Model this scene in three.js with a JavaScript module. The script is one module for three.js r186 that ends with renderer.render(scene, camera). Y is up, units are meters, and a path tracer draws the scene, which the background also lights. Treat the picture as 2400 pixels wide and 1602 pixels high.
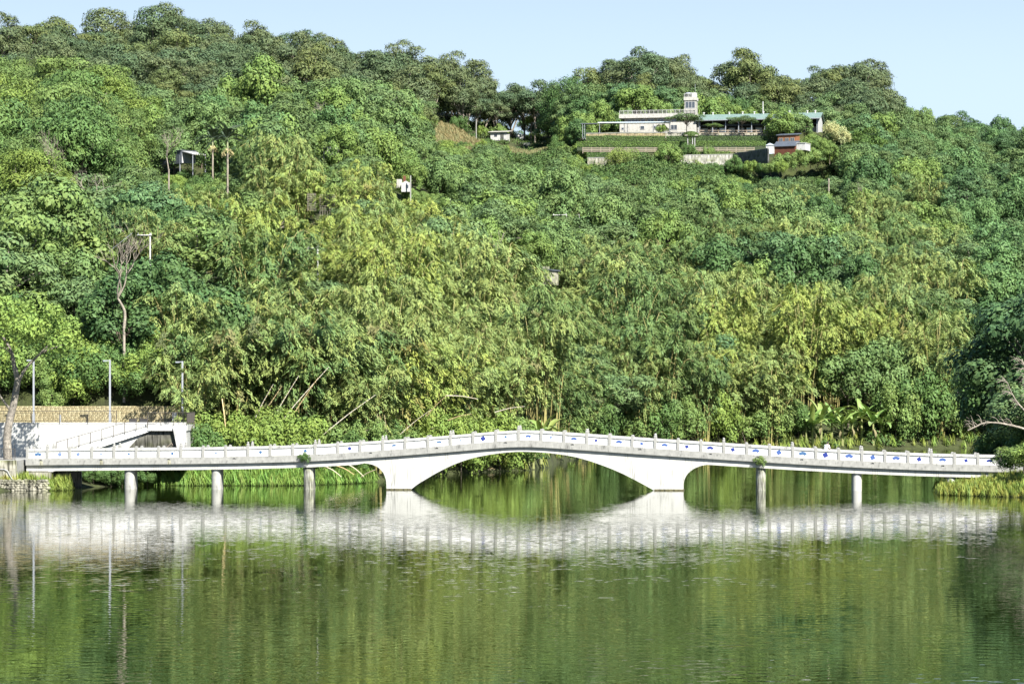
import * as THREE from 'three';
import { mergeGeometries } from 'three/addons/utils/BufferGeometryUtils.js';
import { MarchingCubes } from 'three/addons/objects/MarchingCubes.js';
import { createNoise2D } from 'simplex-noise';

// ---------------------------------------------------------------- camera, sky, sun, exposure
const F = 6650, EYE = 8.4, HY = 925;            // long lens: focal length in photo pixels, eye height above the water, horizon row
const scene = new THREE.Scene();
const camera = new THREE.PerspectiveCamera(2 * Math.atan(801 / F) * 180 / Math.PI, 2400 / 1602, 1, 4000);
camera.position.set(0, EYE, 0);
camera.lookAt(0, EYE, -100);
camera.setViewOffset(2400, 1602, 0, 801 - HY, 2400, 1602);   // the lens is shifted up, verticals stay upright

const renderer = new THREE.WebGLRenderer({ antialias: true });
renderer.toneMapping = THREE.LinearToneMapping;
renderer.toneMappingExposure = 2.7;
renderer.shadowMap.enabled = true;

{ // clear summer sky: pale at the horizon, deeper blue overhead
  const W = 256, Hh = 128, data = new Float32Array(W * Hh * 4);
  const mix = (a, b, t) => a + (b - a) * t;
  for (let r = 0; r < Hh; r++) {
    const el = ((r + 0.5) / Hh - 0.5) * Math.PI, s = Math.max(0, Math.sin(el));
    const t = 1 - Math.exp(-Math.max(0, s - 0.11) * 5.5), g = 1 - Math.exp(-s * 20);
    const hz = [0.315, 0.372, 0.41], md = [0.262, 0.338, 0.408], zn = [0.036, 0.088, 0.21];
    for (let c = 0; c < W; c++) {
      const o = (r * W + c) * 4;
      for (let k = 0; k < 3; k++) data[o + k] = mix(mix(hz[k], md[k], g), zn[k], t);
      data[o + 3] = 1;
    }
  }
  const sky = new THREE.DataTexture(data, W, Hh, THREE.RGBAFormat, THREE.FloatType);
  sky.mapping = THREE.EquirectangularReflectionMapping;
  sky.magFilter = THREE.LinearFilter; sky.needsUpdate = true;
  scene.background = sky; scene.environment = sky;
}
const SUN_AZ = 31 * Math.PI / 180, SUN_EL = 43 * Math.PI / 180;   // behind the camera, over its right shoulder
const sun = new THREE.DirectionalLight(new THREE.Color(1.0, 0.955, 0.875), 5.0);
sun.name = 'sun';
sun.target.position.set(0, 20, -420);
sun.position.set(Math.sin(SUN_AZ) * Math.cos(SUN_EL), Math.sin(SUN_EL), Math.cos(SUN_AZ) * Math.cos(SUN_EL)).multiplyScalar(900).add(sun.target.position);
sun.castShadow = true; sun.shadow.mapSize.set(4096, 4096);
Object.assign(sun.shadow.camera, { left: -420, right: 420, top: 420, bottom: -420, near: 10, far: 2400 });
scene.add(sun, sun.target);

// ---------------------------------------------------------------- helpers
function rng(seed) { let a = seed >>> 0; return () => { a = (a + 0x6d2b79f5) | 0; let t = Math.imul(a ^ (a >>> 15), 1 | a); t = (t + Math.imul(t ^ (t >>> 7), 61 | t)) ^ t; return ((t ^ (t >>> 14)) >>> 0) / 4294967296; }; }
const V = (x, y, z) => new THREE.Vector3(x, y, z);
const lerp = (a, b, t) => a + (b - a) * t, clamp = (x, a, b) => Math.min(b, Math.max(a, x));
const smooth = (x, a, b) => { const t = clamp((x - a) / (b - a), 0, 1); return t * t * (3 - 2 * t); };
function table(tab, x) {
  if (x <= tab[0][0]) return tab[0][1];
  for (let i = 1; i < tab.length; i++) if (x <= tab[i][0]) return lerp(tab[i - 1][1], tab[i][1], (x - tab[i - 1][0]) / (tab[i][0] - tab[i - 1][0]));
  return tab[tab.length - 1][1];
}
const at = (px, py, d) => V((px - 1200) / F * d, EYE + (HY - py) / F * d, -d);      // a bearing and a distance give a place
const bearing = (x, d) => 1200 + F * x / d, rowOf = (h, d) => HY - F * (h - EYE) / d;
const n2 = createNoise2D(rng(7)), n2b = createNoise2D(rng(19));
const fbm = (x, y, o = 4) => { let s = 0, a = 0.5, f = 1; for (let i = 0; i < o; i++) { s += a * n2(x * f, y * f); a *= 0.5; f *= 2.03; } return s; };

const taken = new Map();
function numbered(name) { const n = taken.get(name) ?? 0; taken.set(name, n + 1); return n ? name + '_' + String(n).padStart(3, '0') : name; }
function tag(o, label, category, group, kind) {
  if (label) o.userData.label = label;
  if (category) o.userData.category = category;
  if (group) o.userData.group = group;
  if (kind) o.userData.kind = kind;
  return o;
}
function thing(name, label, category, pos = V(0, 0, 0), group, turn = 0) {
  const g = new THREE.Group(); g.name = numbered(name); g.position.copy(pos); g.rotation.y = turn;
  scene.add(g); return tag(g, label, category, group);
}
function part(parent, name, geo, m, pos, label) {
  const o = new THREE.Mesh(geo, m); o.name = name;
  if (pos) o.position.copy(pos);
  if (label) o.userData.label = label;
  parent.add(o); return o;
}
function single(name, geo, m, pos, label, category, group, kind) {
  const o = new THREE.Mesh(geo, m); o.name = numbered(name);
  if (pos) o.position.copy(pos);
  scene.add(o); return tag(o, label, category, group, kind);
}
// a box with uv in metres, origin at the middle of its base unless moved
const boxCache = new Map();
function box(w, h, d, oy = 0) {
  const key = [w, h, d, oy].map((v) => v.toFixed(4)).join();
  if (boxCache.has(key)) return boxCache.get(key);
  const g = new THREE.BoxGeometry(w, h, d), uv = g.attributes.uv, n = g.attributes.normal, p = g.attributes.position;
  for (let i = 0; i < uv.count; i++) {
    const ax = Math.abs(n.getX(i)) > 0.5, ay = Math.abs(n.getY(i)) > 0.5;
    uv.setXY(i, ax ? p.getZ(i) : p.getX(i), ay ? p.getZ(i) : p.getY(i));
  }
  g.translate(0, h / 2 + oy, 0);
  boxCache.set(key, g); return g;
}
// a box with softened edges, for what catches light
function bevelBox(w, h, d, b = 0.03) {
  const s = new THREE.Shape(); s.moveTo(-w / 2 + b, -h / 2 + b); s.lineTo(w / 2 - b, -h / 2 + b); s.lineTo(w / 2 - b, h / 2 - b); s.lineTo(-w / 2 + b, h / 2 - b); s.closePath();
  const g = new THREE.ExtrudeGeometry(s, { depth: d - 2 * b, bevelEnabled: true, bevelThickness: b, bevelSize: b, bevelSegments: 1, steps: 1 });
  g.translate(0, h / 2, -d / 2 + b); return g;
}
function bar(a, b, r, sides = 6, r2 = r) {   // a round bar from a to b
  const dir = b.clone().sub(a), g = new THREE.CylinderGeometry(r2, r, dir.length(), sides, 1);
  g.applyQuaternion(new THREE.Quaternion().setFromUnitVectors(V(0, 1, 0), dir.clone().normalize()));
  g.translate((a.x + b.x) / 2, (a.y + b.y) / 2, (a.z + b.z) / 2); return g;
}
function merged(list) {
  const l = list.map((g) => { const h = g.index ? g.toNonIndexed() : g.clone(); for (const k of Object.keys(h.attributes)) if (!['position', 'normal', 'uv'].includes(k)) h.deleteAttribute(k); return h; });
  return mergeGeometries(l);
}
// ---------------------------------------------------------------- textures
function tex(size, fn, srgb = true, rep = 1) {
  const d = new Uint8Array(size * size * 4);
  for (let y = 0; y < size; y++) for (let x = 0; x < size; x++) {
    const c = fn(x / size, y / size), o = (y * size + x) * 4;
    for (let k = 0; k < 3; k++) d[o + k] = clamp(Math.round((Array.isArray(c) ? c[k] : c) * 255), 0, 255);
    d[o + 3] = 255;
  }
  const t = new THREE.DataTexture(d, size, size); t.wrapS = t.wrapT = THREE.RepeatWrapping; t.magFilter = THREE.LinearFilter; t.minFilter = THREE.LinearMipmapLinearFilter;
  if (srgb) t.colorSpace = THREE.SRGBColorSpace;
  t.repeat.set(rep, rep); t.needsUpdate = true; return t;
}
// noise that repeats without a seam: looked up on two circles
const tn = (u, v, f, k = 0) => { const a = u * Math.PI * 2, b = v * Math.PI * 2, r = f / (Math.PI * 2); return 0.5 * (n2(Math.cos(a) * r + 11 + k, Math.cos(b) * r + k) + n2b(Math.sin(a) * r + k * 3, Math.sin(b) * r + 5 - k)); };
const tfb = (u, v, f, k = 0) => tn(u, v, f, k) + 0.5 * tn(u, v, f * 2.1, k + 3) + 0.25 * tn(u, v, f * 4.3, k + 7);
const rgb = (r, g, b) => new THREE.Color().setRGB(r, g, b);
const std = (color, o = {}) => new THREE.MeshStandardMaterial({ color, roughness: 0.85, ...o });

const concreteMap = tex(512, (u, v) => {           // grey washed concrete: speckle, cloudy patches and run-off streaks
  const cloud = tfb(u, v, 6), speck = tn(u, v, 160, 2), streak = Math.max(0, tn(u, v * 0.12, 46, 4)) * Math.max(0, tn(u, v, 7, 9) + 0.35);
  const c = 0.86 + cloud * 0.07 + speck * 0.05 - streak * 0.42;
  return [c, c, c * 0.985];
}, true, 1 / 3.2);
const plasterMap = tex(512, (u, v) => { const c = 0.955 + tfb(u, v, 5, 6) * 0.03 + tn(u, v, 120, 1) * 0.02 - Math.max(0, tn(u, v * 0.15, 30, 14) - 0.32) * 0.5; return [c, c, c * 0.99]; }, true, 1 / 4.1);
const oldWallMap = tex(512, (u, v) => {            // weathered wall: dark run-off and lichen patches
  const c = 0.72 + tfb(u, v, 5, 21) * 0.16 + tn(u, v, 120, 5) * 0.06 - Math.max(0, tn(u, v * 0.1, 30, 8)) * 0.55; const w = clamp(tfb(u, v, 4, 31), 0, 1) * 0.14;
  return [c - w * 0.5, c - w * 0.35, c - w - 0.03];
}, true, 1 / 4.7);
const girderMap = tex(512, (u, v) => { const c = 0.95 + tfb(u, v, 4, 61) * 0.05 + tn(u, v, 140, 3) * 0.035 - Math.max(0, tn(u, v * 0.1, 34, 17) - 0.26) * 0.34 - Math.max(0, tfb(u, v, 9, 71) - 0.45) * 0.15; return [c, c, c * 0.98]; }, true, 1 / 5.3);
const roughBump = tex(256, (u, v) => 0.5 + tfb(u, v, 30, 2) * 0.3 + tn(u, v, 110, 6) * 0.2, false, 1 / 1.3);
const groundMap = tex(512, (u, v) => { const a = tfb(u, v, 9, 3), b = tn(u, v, 90, 1); return [0.30 + a * 0.07 + b * 0.06, 0.31 + a * 0.08 + b * 0.07, 0.17 + a * 0.03 + b * 0.04]; }, true, 1 / 14);
const woodMap = tex(256, (u, v) => { const c = 0.75 + 0.2 * tn(u * 0.2, v, 60, 5) + 0.08 * tfb(u, v, 8, 2); return [c, c * 0.93, c * 0.85]; }, true, 1 / 1.5);
const barkMap = tex(256, (u, v) => { const c = 0.72 + tn(u, v * 0.25, 40, 3) * 0.22 + tfb(u, v, 7, 12) * 0.15; return [c, c * 0.97, c * 0.92]; }, true, 1);
const tileMap = tex(128, (u, v) => { const k = tn(u, v, 26, 4) + 0.35 * tn(u, v, 60, 8), w = k > 0.12 ? 1 : 0; return w ? [0.86, 0.9, 0.95] : [0.42, 0.56, 0.86]; }, true, 1 / 0.55);

const M = {
  coping: std(rgb(0.6, 0.6, 0.59), { map: concreteMap, bumpMap: roughBump, bumpScale: 0.003 }),
  concrete: std(rgb(0.385, 0.385, 0.373), { map: concreteMap, bumpMap: roughBump, bumpScale: 0.004 }),
  plaster: std(rgb(0.8, 0.8, 0.795), { map: plasterMap, roughness: 0.7 }),
  girder: std(rgb(0.5, 0.5, 0.49), { map: girderMap, bumpMap: roughBump, bumpScale: 0.006 }),
  pier: std(rgb(0.46, 0.46, 0.44), { map: concreteMap, bumpMap: roughBump, bumpScale: 0.006 }),
  tideline: std(rgb(0.2, 0.18, 0.11), { map: oldWallMap }),
  stainedPier: std(rgb(0.62, 0.62, 0.59), { map: oldWallMap, bumpMap: roughBump, bumpScale: 0.008 }),
  oldWall: std(rgb(0.6, 0.58, 0.51), { map: oldWallMap, bumpMap: roughBump, bumpScale: 0.01 }),
  darkWall: std(rgb(0.17, 0.175, 0.19), { map: oldWallMap, roughness: 0.9 }),
  sandstone: std(rgb(0.55, 0.46, 0.29), { map: oldWallMap, bumpMap: roughBump, bumpScale: 0.01 }),
  sandstonePale: std(rgb(0.66, 0.57, 0.38), { map: oldWallMap, bumpMap: roughBump, bumpScale: 0.01 }),
  mortar: std(rgb(0.16, 0.13, 0.09)),
  slate: std(rgb(0.2, 0.195, 0.175), { map: oldWallMap, bumpMap: roughBump, bumpScale: 0.02 }),
  rock: std(rgb(0.47, 0.45, 0.38), { map: oldWallMap, bumpMap: roughBump, bumpScale: 0.02 }),
  rockDark: std(rgb(0.27, 0.26, 0.22), { map: oldWallMap, bumpMap: roughBump, bumpScale: 0.02 }),
  steel: std(rgb(0.36, 0.38, 0.41), { roughness: 0.45, metalness: 0.35 }),
  rail: std(rgb(0.085, 0.075, 0.065), { roughness: 0.55, metalness: 0.3 }),
  dark: std(rgb(0.03, 0.03, 0.033), { roughness: 0.6 }),
  white: std(rgb(0.48, 0.48, 0.475), { map: plasterMap, roughness: 0.6 }),
  beige: std(rgb(0.42, 0.405, 0.37), { map: concreteMap }),
  beigePale: std(rgb(0.56, 0.545, 0.51), { map: concreteMap }),
  glass: new THREE.MeshPhysicalMaterial({ color: rgb(0.05, 0.06, 0.075), roughness: 0.08, metalness: 0, clearcoat: 1, clearcoatRoughness: 0.03 }),
  greenRoof: std(rgb(0.24, 0.34, 0.30), { roughness: 0.5, metalness: 0.1, map: concreteMap }),
  greyRoof: std(rgb(0.13, 0.15, 0.185), { roughness: 0.55, metalness: 0.2, map: concreteMap }),
  orangeWood: std(rgb(0.34, 0.16, 0.075), { map: woodMap }),
  redWood: std(rgb(0.2, 0.08, 0.047), { map: woodMap }),
  palewood: std(rgb(0.56, 0.55, 0.52), { map: woodMap }),
  yellow: std(rgb(0.62, 0.36, 0.02), { roughness: 0.6, map: plasterMap }),
  blueWhite: std(rgb(0.55, 0.64, 0.72), { roughness: 0.5 }),
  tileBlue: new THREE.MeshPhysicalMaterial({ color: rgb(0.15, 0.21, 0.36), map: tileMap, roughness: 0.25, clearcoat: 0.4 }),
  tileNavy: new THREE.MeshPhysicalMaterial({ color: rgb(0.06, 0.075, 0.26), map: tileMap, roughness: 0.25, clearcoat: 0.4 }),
  tileGlare: new THREE.MeshPhysicalMaterial({ color: rgb(0.36, 0.39, 0.42), map: tileMap, roughness: 0.3, clearcoat: 0.3 }),  // pale tile: sky and sun glare on the glaze put into the colour
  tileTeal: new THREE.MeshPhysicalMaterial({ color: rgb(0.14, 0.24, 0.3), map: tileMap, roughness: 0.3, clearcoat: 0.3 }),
  bark: std(rgb(0.21, 0.185, 0.15), { map: barkMap }),
  barkPale: std(rgb(0.5, 0.47, 0.42), { map: barkMap }),
  barkGrey: std(rgb(0.4, 0.385, 0.36), { map: barkMap }),
  deadwood: std(rgb(0.5, 0.47, 0.43), { map: barkMap }),
  culm: std(rgb(0.3, 0.27, 0.1), { roughness: 0.55 }),
  culmDry: std(rgb(0.55, 0.42, 0.22), { roughness: 0.6 }),
  culmPale: std(rgb(0.62, 0.57, 0.46), { roughness: 0.6 }),
  earth: std(rgb(0.34, 0.27, 0.17), { map: groundMap }),
};
// ---------------------------------------------------------------- terrain, water
const ridgeRow = [[-300, 75], [0, 72], [110, 68], [200, 80], [290, 95], [340, 62], [500, 52], [580, 68], [640, 96], [710, 90], [800, 112], [850, 136], [980, 146], [1060, 160], [1150, 190], [1240, 214], [1300, 205], [1380, 168], [1440, 140], [1510, 122], [1600, 146], [1700, 172], [1780, 164], [1870, 165], [1960, 156], [2030, 172], [2090, 202], [2140, 224], [2200, 246], [2280, 260], [2400, 264], [2700, 280]];
const shoreDist = [[-400, 270], [430, 263], [700, 263], [850, 270], [1000, 296], [1150, 310], [1260, 318], [1310, 352], [1400, 400], [1700, 420], [2000, 438], [2330, 452], [2420, 446], [2700, 430]];
const rightShore = [[222, 62], [231, 43], [238, 36.2], [250, 37.5], [262, 43], [300, 53], [350, 62], [400, 71], [450, 80], [520, 95]];
const leftShore = [[225, -54], [240, -48.5], [249, -43.5], [253, -40.5], [258, -38.6], [264, -34], [270, -30]];
const RIDGE = 860;
function groundAt(x, z) {
  const d = Math.max(60, -z), px = clamp(bearing(x, d), -420, 2720);
  const zb = table(shoreDist, px), s = d - zb;
  let h;
  if (s < 0) h = Math.max(-3, s * 0.3);
  else {
    const hr = EYE + (HY - table(ridgeRow, px)) / F * RIDGE - 14, t = s / (RIDGE - zb);
    const bank = 1.0 * smooth(s, 0, 6);
    h = bank + (hr - 1) * Math.pow(Math.min(t, 1), 1.04) + (fbm(x / 52, z / 120, 3) * 7 + 2.5 * fbm(x / 21, z / 26, 2)) * smooth(s, 15, 90) * smooth(d, RIDGE + 10, RIDGE - 120);
    if (d > RIDGE) h -= (d - RIDGE) * 0.3;
    h += 6.4 * smooth(px, 480, 400) * smooth(d, 274.2, 277.4) * smooth(s, 130, 40);            // the cut bank behind the terrace
    const pad = smooth(px, 1370, 1420) * smooth(px, 1990, 1930);                          // levelled ground of the hill house
    if (pad > 0) {
      const level = table([[708, 62.5], [715, 63.5], [717, 67.9], [719, 68.4], [721, 69.5], [722, 69.8], [725, 71.2], [727, 72.0], [729, 72.9], [730.4, 73.6], [732.4, 76.3], [770, 76.8]], d);
      h = lerp(h, level, pad * smooth(d, 708, 717) * smooth(d, 778, 764));
    }
  }
  const rs = x - table(rightShore, d);
  if (d > 222 && d < 520) h = Math.max(h, rs < 0 ? Math.max(-3, rs * 0.3) : Math.min(rs * 0.16, 1.1) + Math.max(0, rs - 9) * 0.18);
  const ls = table(leftShore, d) - x;
  if (d > 225 && d < 270) h = Math.max(h, ls < 0 ? Math.max(-3, ls * 0.45) : Math.min(ls * 0.3, 0.8));
  return h;
}
// the distance at which ground raised by `above` metres stands in a given direction
function dAt(px, py, above = 0) { for (let d = 268; d < 900; d += 0.5) if (groundAt((px - 1200) / F * d, -d) > 0 && rowOf(groundAt((px - 1200) / F * d, -d) + above, d) <= py) return d; return 860; }
{
  const x0 = -230, x1 = 230, zA = -215, zB = -980, step = 2.0, nx = Math.round((x1 - x0) / step), nz = Math.round((zA - zB) / step);
  const p = [], uv = [], idx = [], col = [];
  const dry = (x, z) => { const d = -z, px = bearing(x, d); return Math.max(smooth(px, 1185, 1205) * smooth(px, 1300, 1275) * smooth(d, 736, 746) * smooth(d, 786, 776), 0.7 * smooth(px, 1010, 1040) * smooth(px, 1140, 1110) * smooth(d, 730, 745) * smooth(d, 815, 790)); };
  for (let j = 0; j <= nz; j++) for (let i = 0; i <= nx; i++) { const x = lerp(x0, x1, i / nx), z = lerp(zA, zB, j / nz); p.push(x, groundAt(x, z), z); uv.push(x, z); const q = dry(x, z) * (0.85 + 0.3 * fbm(x / 6, z / 6, 2)); col.push(lerp(0.42, 2.0, q), lerp(0.5, 1.75, q), lerp(0.36, 1.3, q)); }
  for (let j = 0; j < nz; j++) for (let i = 0; i < nx; i++) { const a = j * (nx + 1) + i, b = a + 1, c = a + nx + 1, e = c + 1; idx.push(a, b, e, a, e, c); }
  const g = new THREE.BufferGeometry(); g.setAttribute('position', new THREE.Float32BufferAttribute(p, 3)); g.setAttribute('uv', new THREE.Float32BufferAttribute(uv, 2)); g.setAttribute('color', new THREE.Float32BufferAttribute(col, 3)); g.setIndex(idx); g.computeVertexNormals();
  single('hillside', g, std(rgb(1, 1, 1), { vertexColors: true, map: groundMap, roughness: 1 }), null, 'green wooded hillside rising behind the lake and the bridge', null, null, 'structure');
  const under = new THREE.PlaneGeometry(4000, 4000); under.rotateX(-Math.PI / 2);
  single('lake_bed', under, std(rgb(0.05, 0.055, 0.03)), V(0, -3.2, -600), 'muddy ground under the lake', null, null, 'structure');
}
{ // the lake: wind ripples as a height map, calmer behind the bridge and rougher in patches
  const S = 1024, field = new Float32Array(S * S), R = rng(31), waves = [];
  for (let i = 0; i < 150; i++) {
    const cyc = Math.round(lerp(60, 330, Math.pow(R(), 1.5))), ang = (R() - 0.5) * 1.5 + Math.PI / 2;      // crests lie mostly across the view
    const kx = Math.round(cyc * Math.cos(ang)), ky = Math.round(cyc * Math.sin(ang));
    waves.push([kx * 2 * Math.PI / S, ky * 2 * Math.PI / S, R() * 7, 1 / Math.pow(Math.hypot(kx, ky), 1.15)]);
  }
  let top = 0;
  for (let y = 0; y < S; y++) for (let x = 0; x < S; x++) { let h = 0; for (const [a, b, c, k] of waves) h += k * Math.sin(a * x + b * y + c); field[y * S + x] = h; top = Math.max(top, Math.abs(h)); }
  const bump = tex(S, (u, v) => { const i = Math.min(S - 1, Math.floor(v * S)) * S + Math.min(S - 1, Math.floor(u * S)); const gust = clamp(0.72 + 0.5 * tfb(u, v, 5, 40), 0.4, 1.05); return 0.5 + 0.48 * field[i] / top * gust; }, false, 1 / 70);
  const g = new THREE.PlaneGeometry(900, 820, 1, 1); g.rotateX(-Math.PI / 2);
  const uv = g.attributes.uv, p = g.attributes.position; for (let i = 0; i < uv.count; i++) uv.setXY(i, p.getX(i) + 3, p.getZ(i));
  const water = new THREE.MeshPhysicalMaterial({ color: rgb(0.011, 0.019, 0.003), roughness: 0.012, ior: 1.33, bumpMap: bump, bumpScale: 0.0095 });
  single('lake_water', g, water, V(0, 0, -330), 'calm green lake with fine ripples mirroring the bridge and trees', null, null, 'structure');
}
// ---------------------------------------------------------------- the footbridge
const TH = 4.1 * Math.PI / 180, SN = Math.sin(TH), CS = Math.cos(TH), BD = 250;
const alongOf = (px) => { const u = (px - 1200) / F; return BD * u / (CS + u * SN); };
const heightOf = (py, s) => EYE + (HY - py) / F * (BD - s * SN);
const bridge = thing('arch_footbridge', 'long white concrete footbridge with a central arch and tiled parapets over the lake', 'bridge', V(0, 0, -BD), null, -TH);
const onBridge = (s, y, z) => V(s, y, z).applyAxisAngle(V(0, 1, 0), -TH).add(V(0, 0, -BD));
const topTab = [[20, 1052.2], [60, 1052], [200, 1050.7], [434, 1049], [600, 1046.5], [735, 1042.5], [890, 1033], [1050, 1021], [1150, 1012.3], [1206, 1007.5], [1240, 1007.5], [1320, 1013], [1530, 1027.7], [1690, 1038], [1853, 1048], [2017, 1057], [2180, 1063.5], [2345, 1067], [2440, 1068.5]].map(([x, y]) => { const s = alongOf(x); return [s, heightOf(y, s)]; });
const topAt = (s) => { let a = 0, w = 0; for (let k = -6; k <= 6; k++) { const q = Math.exp(-k * k / 14); a += q * table(topTab, s + k * 0.55); w += q; } return a / w; };
function sweep(s0, s1, n, yb, yt, z0, z1) {       // a beam that follows the bridge's rise; z0 is the face nearer the viewer
  const p = [], nn = [], uv = [], idx = [];
  const quad = (a, b, c, d, n3, ua, ub, uc, ud) => { const k = p.length / 3; for (const q of [a, b, c, d]) p.push(...q); for (let i = 0; i < 4; i++) nn.push(...n3); uv.push(...ua, ...ub, ...uc, ...ud); idx.push(k, k + 1, k + 2, k, k + 2, k + 3); };
  for (let i = 0; i < n; i++) {
    const a = lerp(s0, s1, i / n), b = lerp(s0, s1, (i + 1) / n), A = yb(a), B = yb(b), C = yt(b), D = yt(a);
    quad([a, A, z0], [b, B, z0], [b, C, z0], [a, D, z0], [0, 0, 1], [a, A], [b, B], [b, C], [a, D]);
    quad([b, B, z1], [a, A, z1], [a, D, z1], [b, C, z1], [0, 0, -1], [b, B], [a, A], [a, D], [b, C]);
    quad([a, D, z0], [b, C, z0], [b, C, z1], [a, D, z1], [0, 1, 0], [a, z0], [b, z0], [b, z1], [a, z1]);
    quad([a, A, z1], [b, B, z1], [b, B, z0], [a, A, z0], [0, -1, 0], [a, z1], [b, z1], [b, z0], [a, z0]);
  }
  for (const [s, m] of [[s0, -1], [s1, 1]]) { const A = yb(s), D = yt(s), q = [[s, A, z1], [s, A, z0], [s, D, z0], [s, D, z1]]; if (m > 0) q.reverse(); quad(...q, [m, 0, 0], [z1, A], [z0, A], [z0, D], [z1, D]); }
  const g = new THREE.BufferGeometry(); g.setAttribute('position', new THREE.Float32BufferAttribute(p, 3)); g.setAttribute('normal', new THREE.Float32BufferAttribute(nn, 3)); g.setAttribute('uv', new THREE.Float32BufferAttribute(uv, 2)); g.setIndex(idx); return g;
}
const up = (k) => (s) => topAt(s) + k;
const sFirst = alongOf(110), pitch = (alongOf(2347) - sFirst) / 42, postS = (i) => sFirst + i * pitch;
const sL = postS(-1) + 0.05, sR = postS(43), WID = 2.7;
{
  // deck, edge beams
  part(bridge, 'deck_slab', sweep(sL, sR, 90, up(-1.12), up(-0.96), -0.222, -WID + 0.222), M.concrete);
  part(bridge, 'edge_beam', sweep(sL, sR, 90, up(-1.44), up(-0.84), 0.05, -0.22), M.concrete);
  part(bridge, 'edge_beam', sweep(sL, sR, 90, up(-1.44), up(-0.84), -WID + 0.22, -WID - 0.05), M.concrete);
  // girder with the two arch legs
  const P = (x, y) => { const s = alongOf(x); return new THREE.Vector2(s, heightOf(y, s)); };
  const curve = (pts, n) => new THREE.SplineCurve(pts.map(([x, y]) => P(x, y))).getPoints(n);
  const sh = new THREE.Shape(), out = [];
  const sa = sL + 0.02, sb = sR - 0.02;
  for (let i = 0; i <= 90; i++) { const s = lerp(sa, sb, i / 90); out.push(new THREE.Vector2(s, topAt(s) - 1.118)); }
  const under = (a, b, n) => { for (let i = 0; i <= n; i++) { const s = lerp(a, b, i / n); out.push(new THREE.Vector2(s, topAt(s) - 1.97)); } };
  const j1 = alongOf(1650), j0 = alongOf(848);
  under(sb, j1 + 0.3, 26);
  out.push(...curve([[1646, 1090.5], [1629, 1097], [1615, 1107], [1607, 1118], [1602.5, 1133], [1602, 1150]], 22), new THREE.Vector2(alongOf(1602), -1.5), new THREE.Vector2(alongOf(1534), -1.5));
  out.push(...curve([[1533, 1149], [1506, 1134], [1455, 1108], [1404, 1087.5], [1353, 1072], [1300, 1063], [1250, 1058.8], [1200, 1059], [1136, 1067], [1085, 1080], [1034, 1102], [983, 1131.5], [962, 1147]], 90), new THREE.Vector2(alongOf(961), -1.5), new THREE.Vector2(alongOf(905), -1.5));
  out.push(...curve([[905, 1147], [904, 1127], [899, 1111], [890, 1099], [879, 1091.5], [866, 1087], [853, 1085]], 22));
  under(j0 - 0.5, sa, 36);
  out.forEach((q, i) => (i ? sh.lineTo(q.x, q.y) : sh.moveTo(q.x, q.y)));
  const g = new THREE.ExtrudeGeometry(sh, { depth: WID - 0.42, bevelEnabled: false, curveSegments: 1 }); g.translate(0, 0, -WID + 0.21);
  part(bridge, 'arch_girder', g, M.girder);
  for (const [a, b] of [[905, 961.5], [1534, 1602]]) { const s0 = alongOf(a) - 0.012, s1 = alongOf(b) + 0.06; part(bridge, 'tide_mark', box(s1 - s0, 0.27, WID - 0.39, -0.15), M.tideline, V((s0 + s1) / 2, 0, -WID / 2)); }
  // piers: rounded noses up and down stream
  const stadium = (r, len) => { const s = new THREE.Shape(); const a = len / 2 - r; s.absarc(0, a, r, 0, Math.PI, false); s.absarc(0, -a, r, Math.PI, 2 * Math.PI, false); s.closePath(); return s; };
  for (const [px, r, m, lab] of [[299, 0.47, M.pier], [503, 0.44, M.pier], [720, 0.45, M.stainedPier, 'pier with dark run-off streaks'], [1784, 0.42, M.stainedPier, 'pier with dark run-off streaks'], [2010, 0.42, M.girder], [2231, 0.42, M.girder]]) {
    const s = alongOf(px), h = topAt(s) - 1.96 + 1.8, e = new THREE.ExtrudeGeometry(stadium(r, 2.0), { depth: h, bevelEnabled: false, curveSegments: 14 });
    e.rotateX(-Math.PI / 2);
    const pr = part(bridge, 'pier', e, m, V(s, -1.8, -WID / 2), lab);
    const f = new THREE.ExtrudeGeometry(stadium(r + 0.05, 2.1), { depth: 1.66, bevelEnabled: true, bevelSize: 0.03, bevelThickness: 0.05, bevelSegments: 2, curveSegments: 14 }); f.rotateX(-Math.PI / 2);
    part(pr, 'footing', f, m, V(0, 0, 0));
  }
  // parapets, both sides, bay by bay
  const post = bevelBox(0.27, 0.96, 0.40, 0.025), cap = bevelBox(0.2, 0.1, 0.26, 0.03), fin0 = bevelBox(0.23, 0.2, 0.28, 0.03);
  const fin = mergeGeometries([fin0, (() => { const g = new THREE.CylinderGeometry(0.075, 0.1, 0.07, 10).translate(0, 0.22, 0).toNonIndexed(); return g; })(), (() => new THREE.SphereGeometry(0.1, 12, 8).scale(1, 0.8, 1).translate(0, 0.3, 0).toNonIndexed())()].map((g) => (g.index ? g.toNonIndexed() : g)));
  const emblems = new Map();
  const put = (px, w, kind, mat) => emblems.set(Math.floor((alongOf(px) - sFirst) / pitch), [px, w, kind, mat]);
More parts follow.
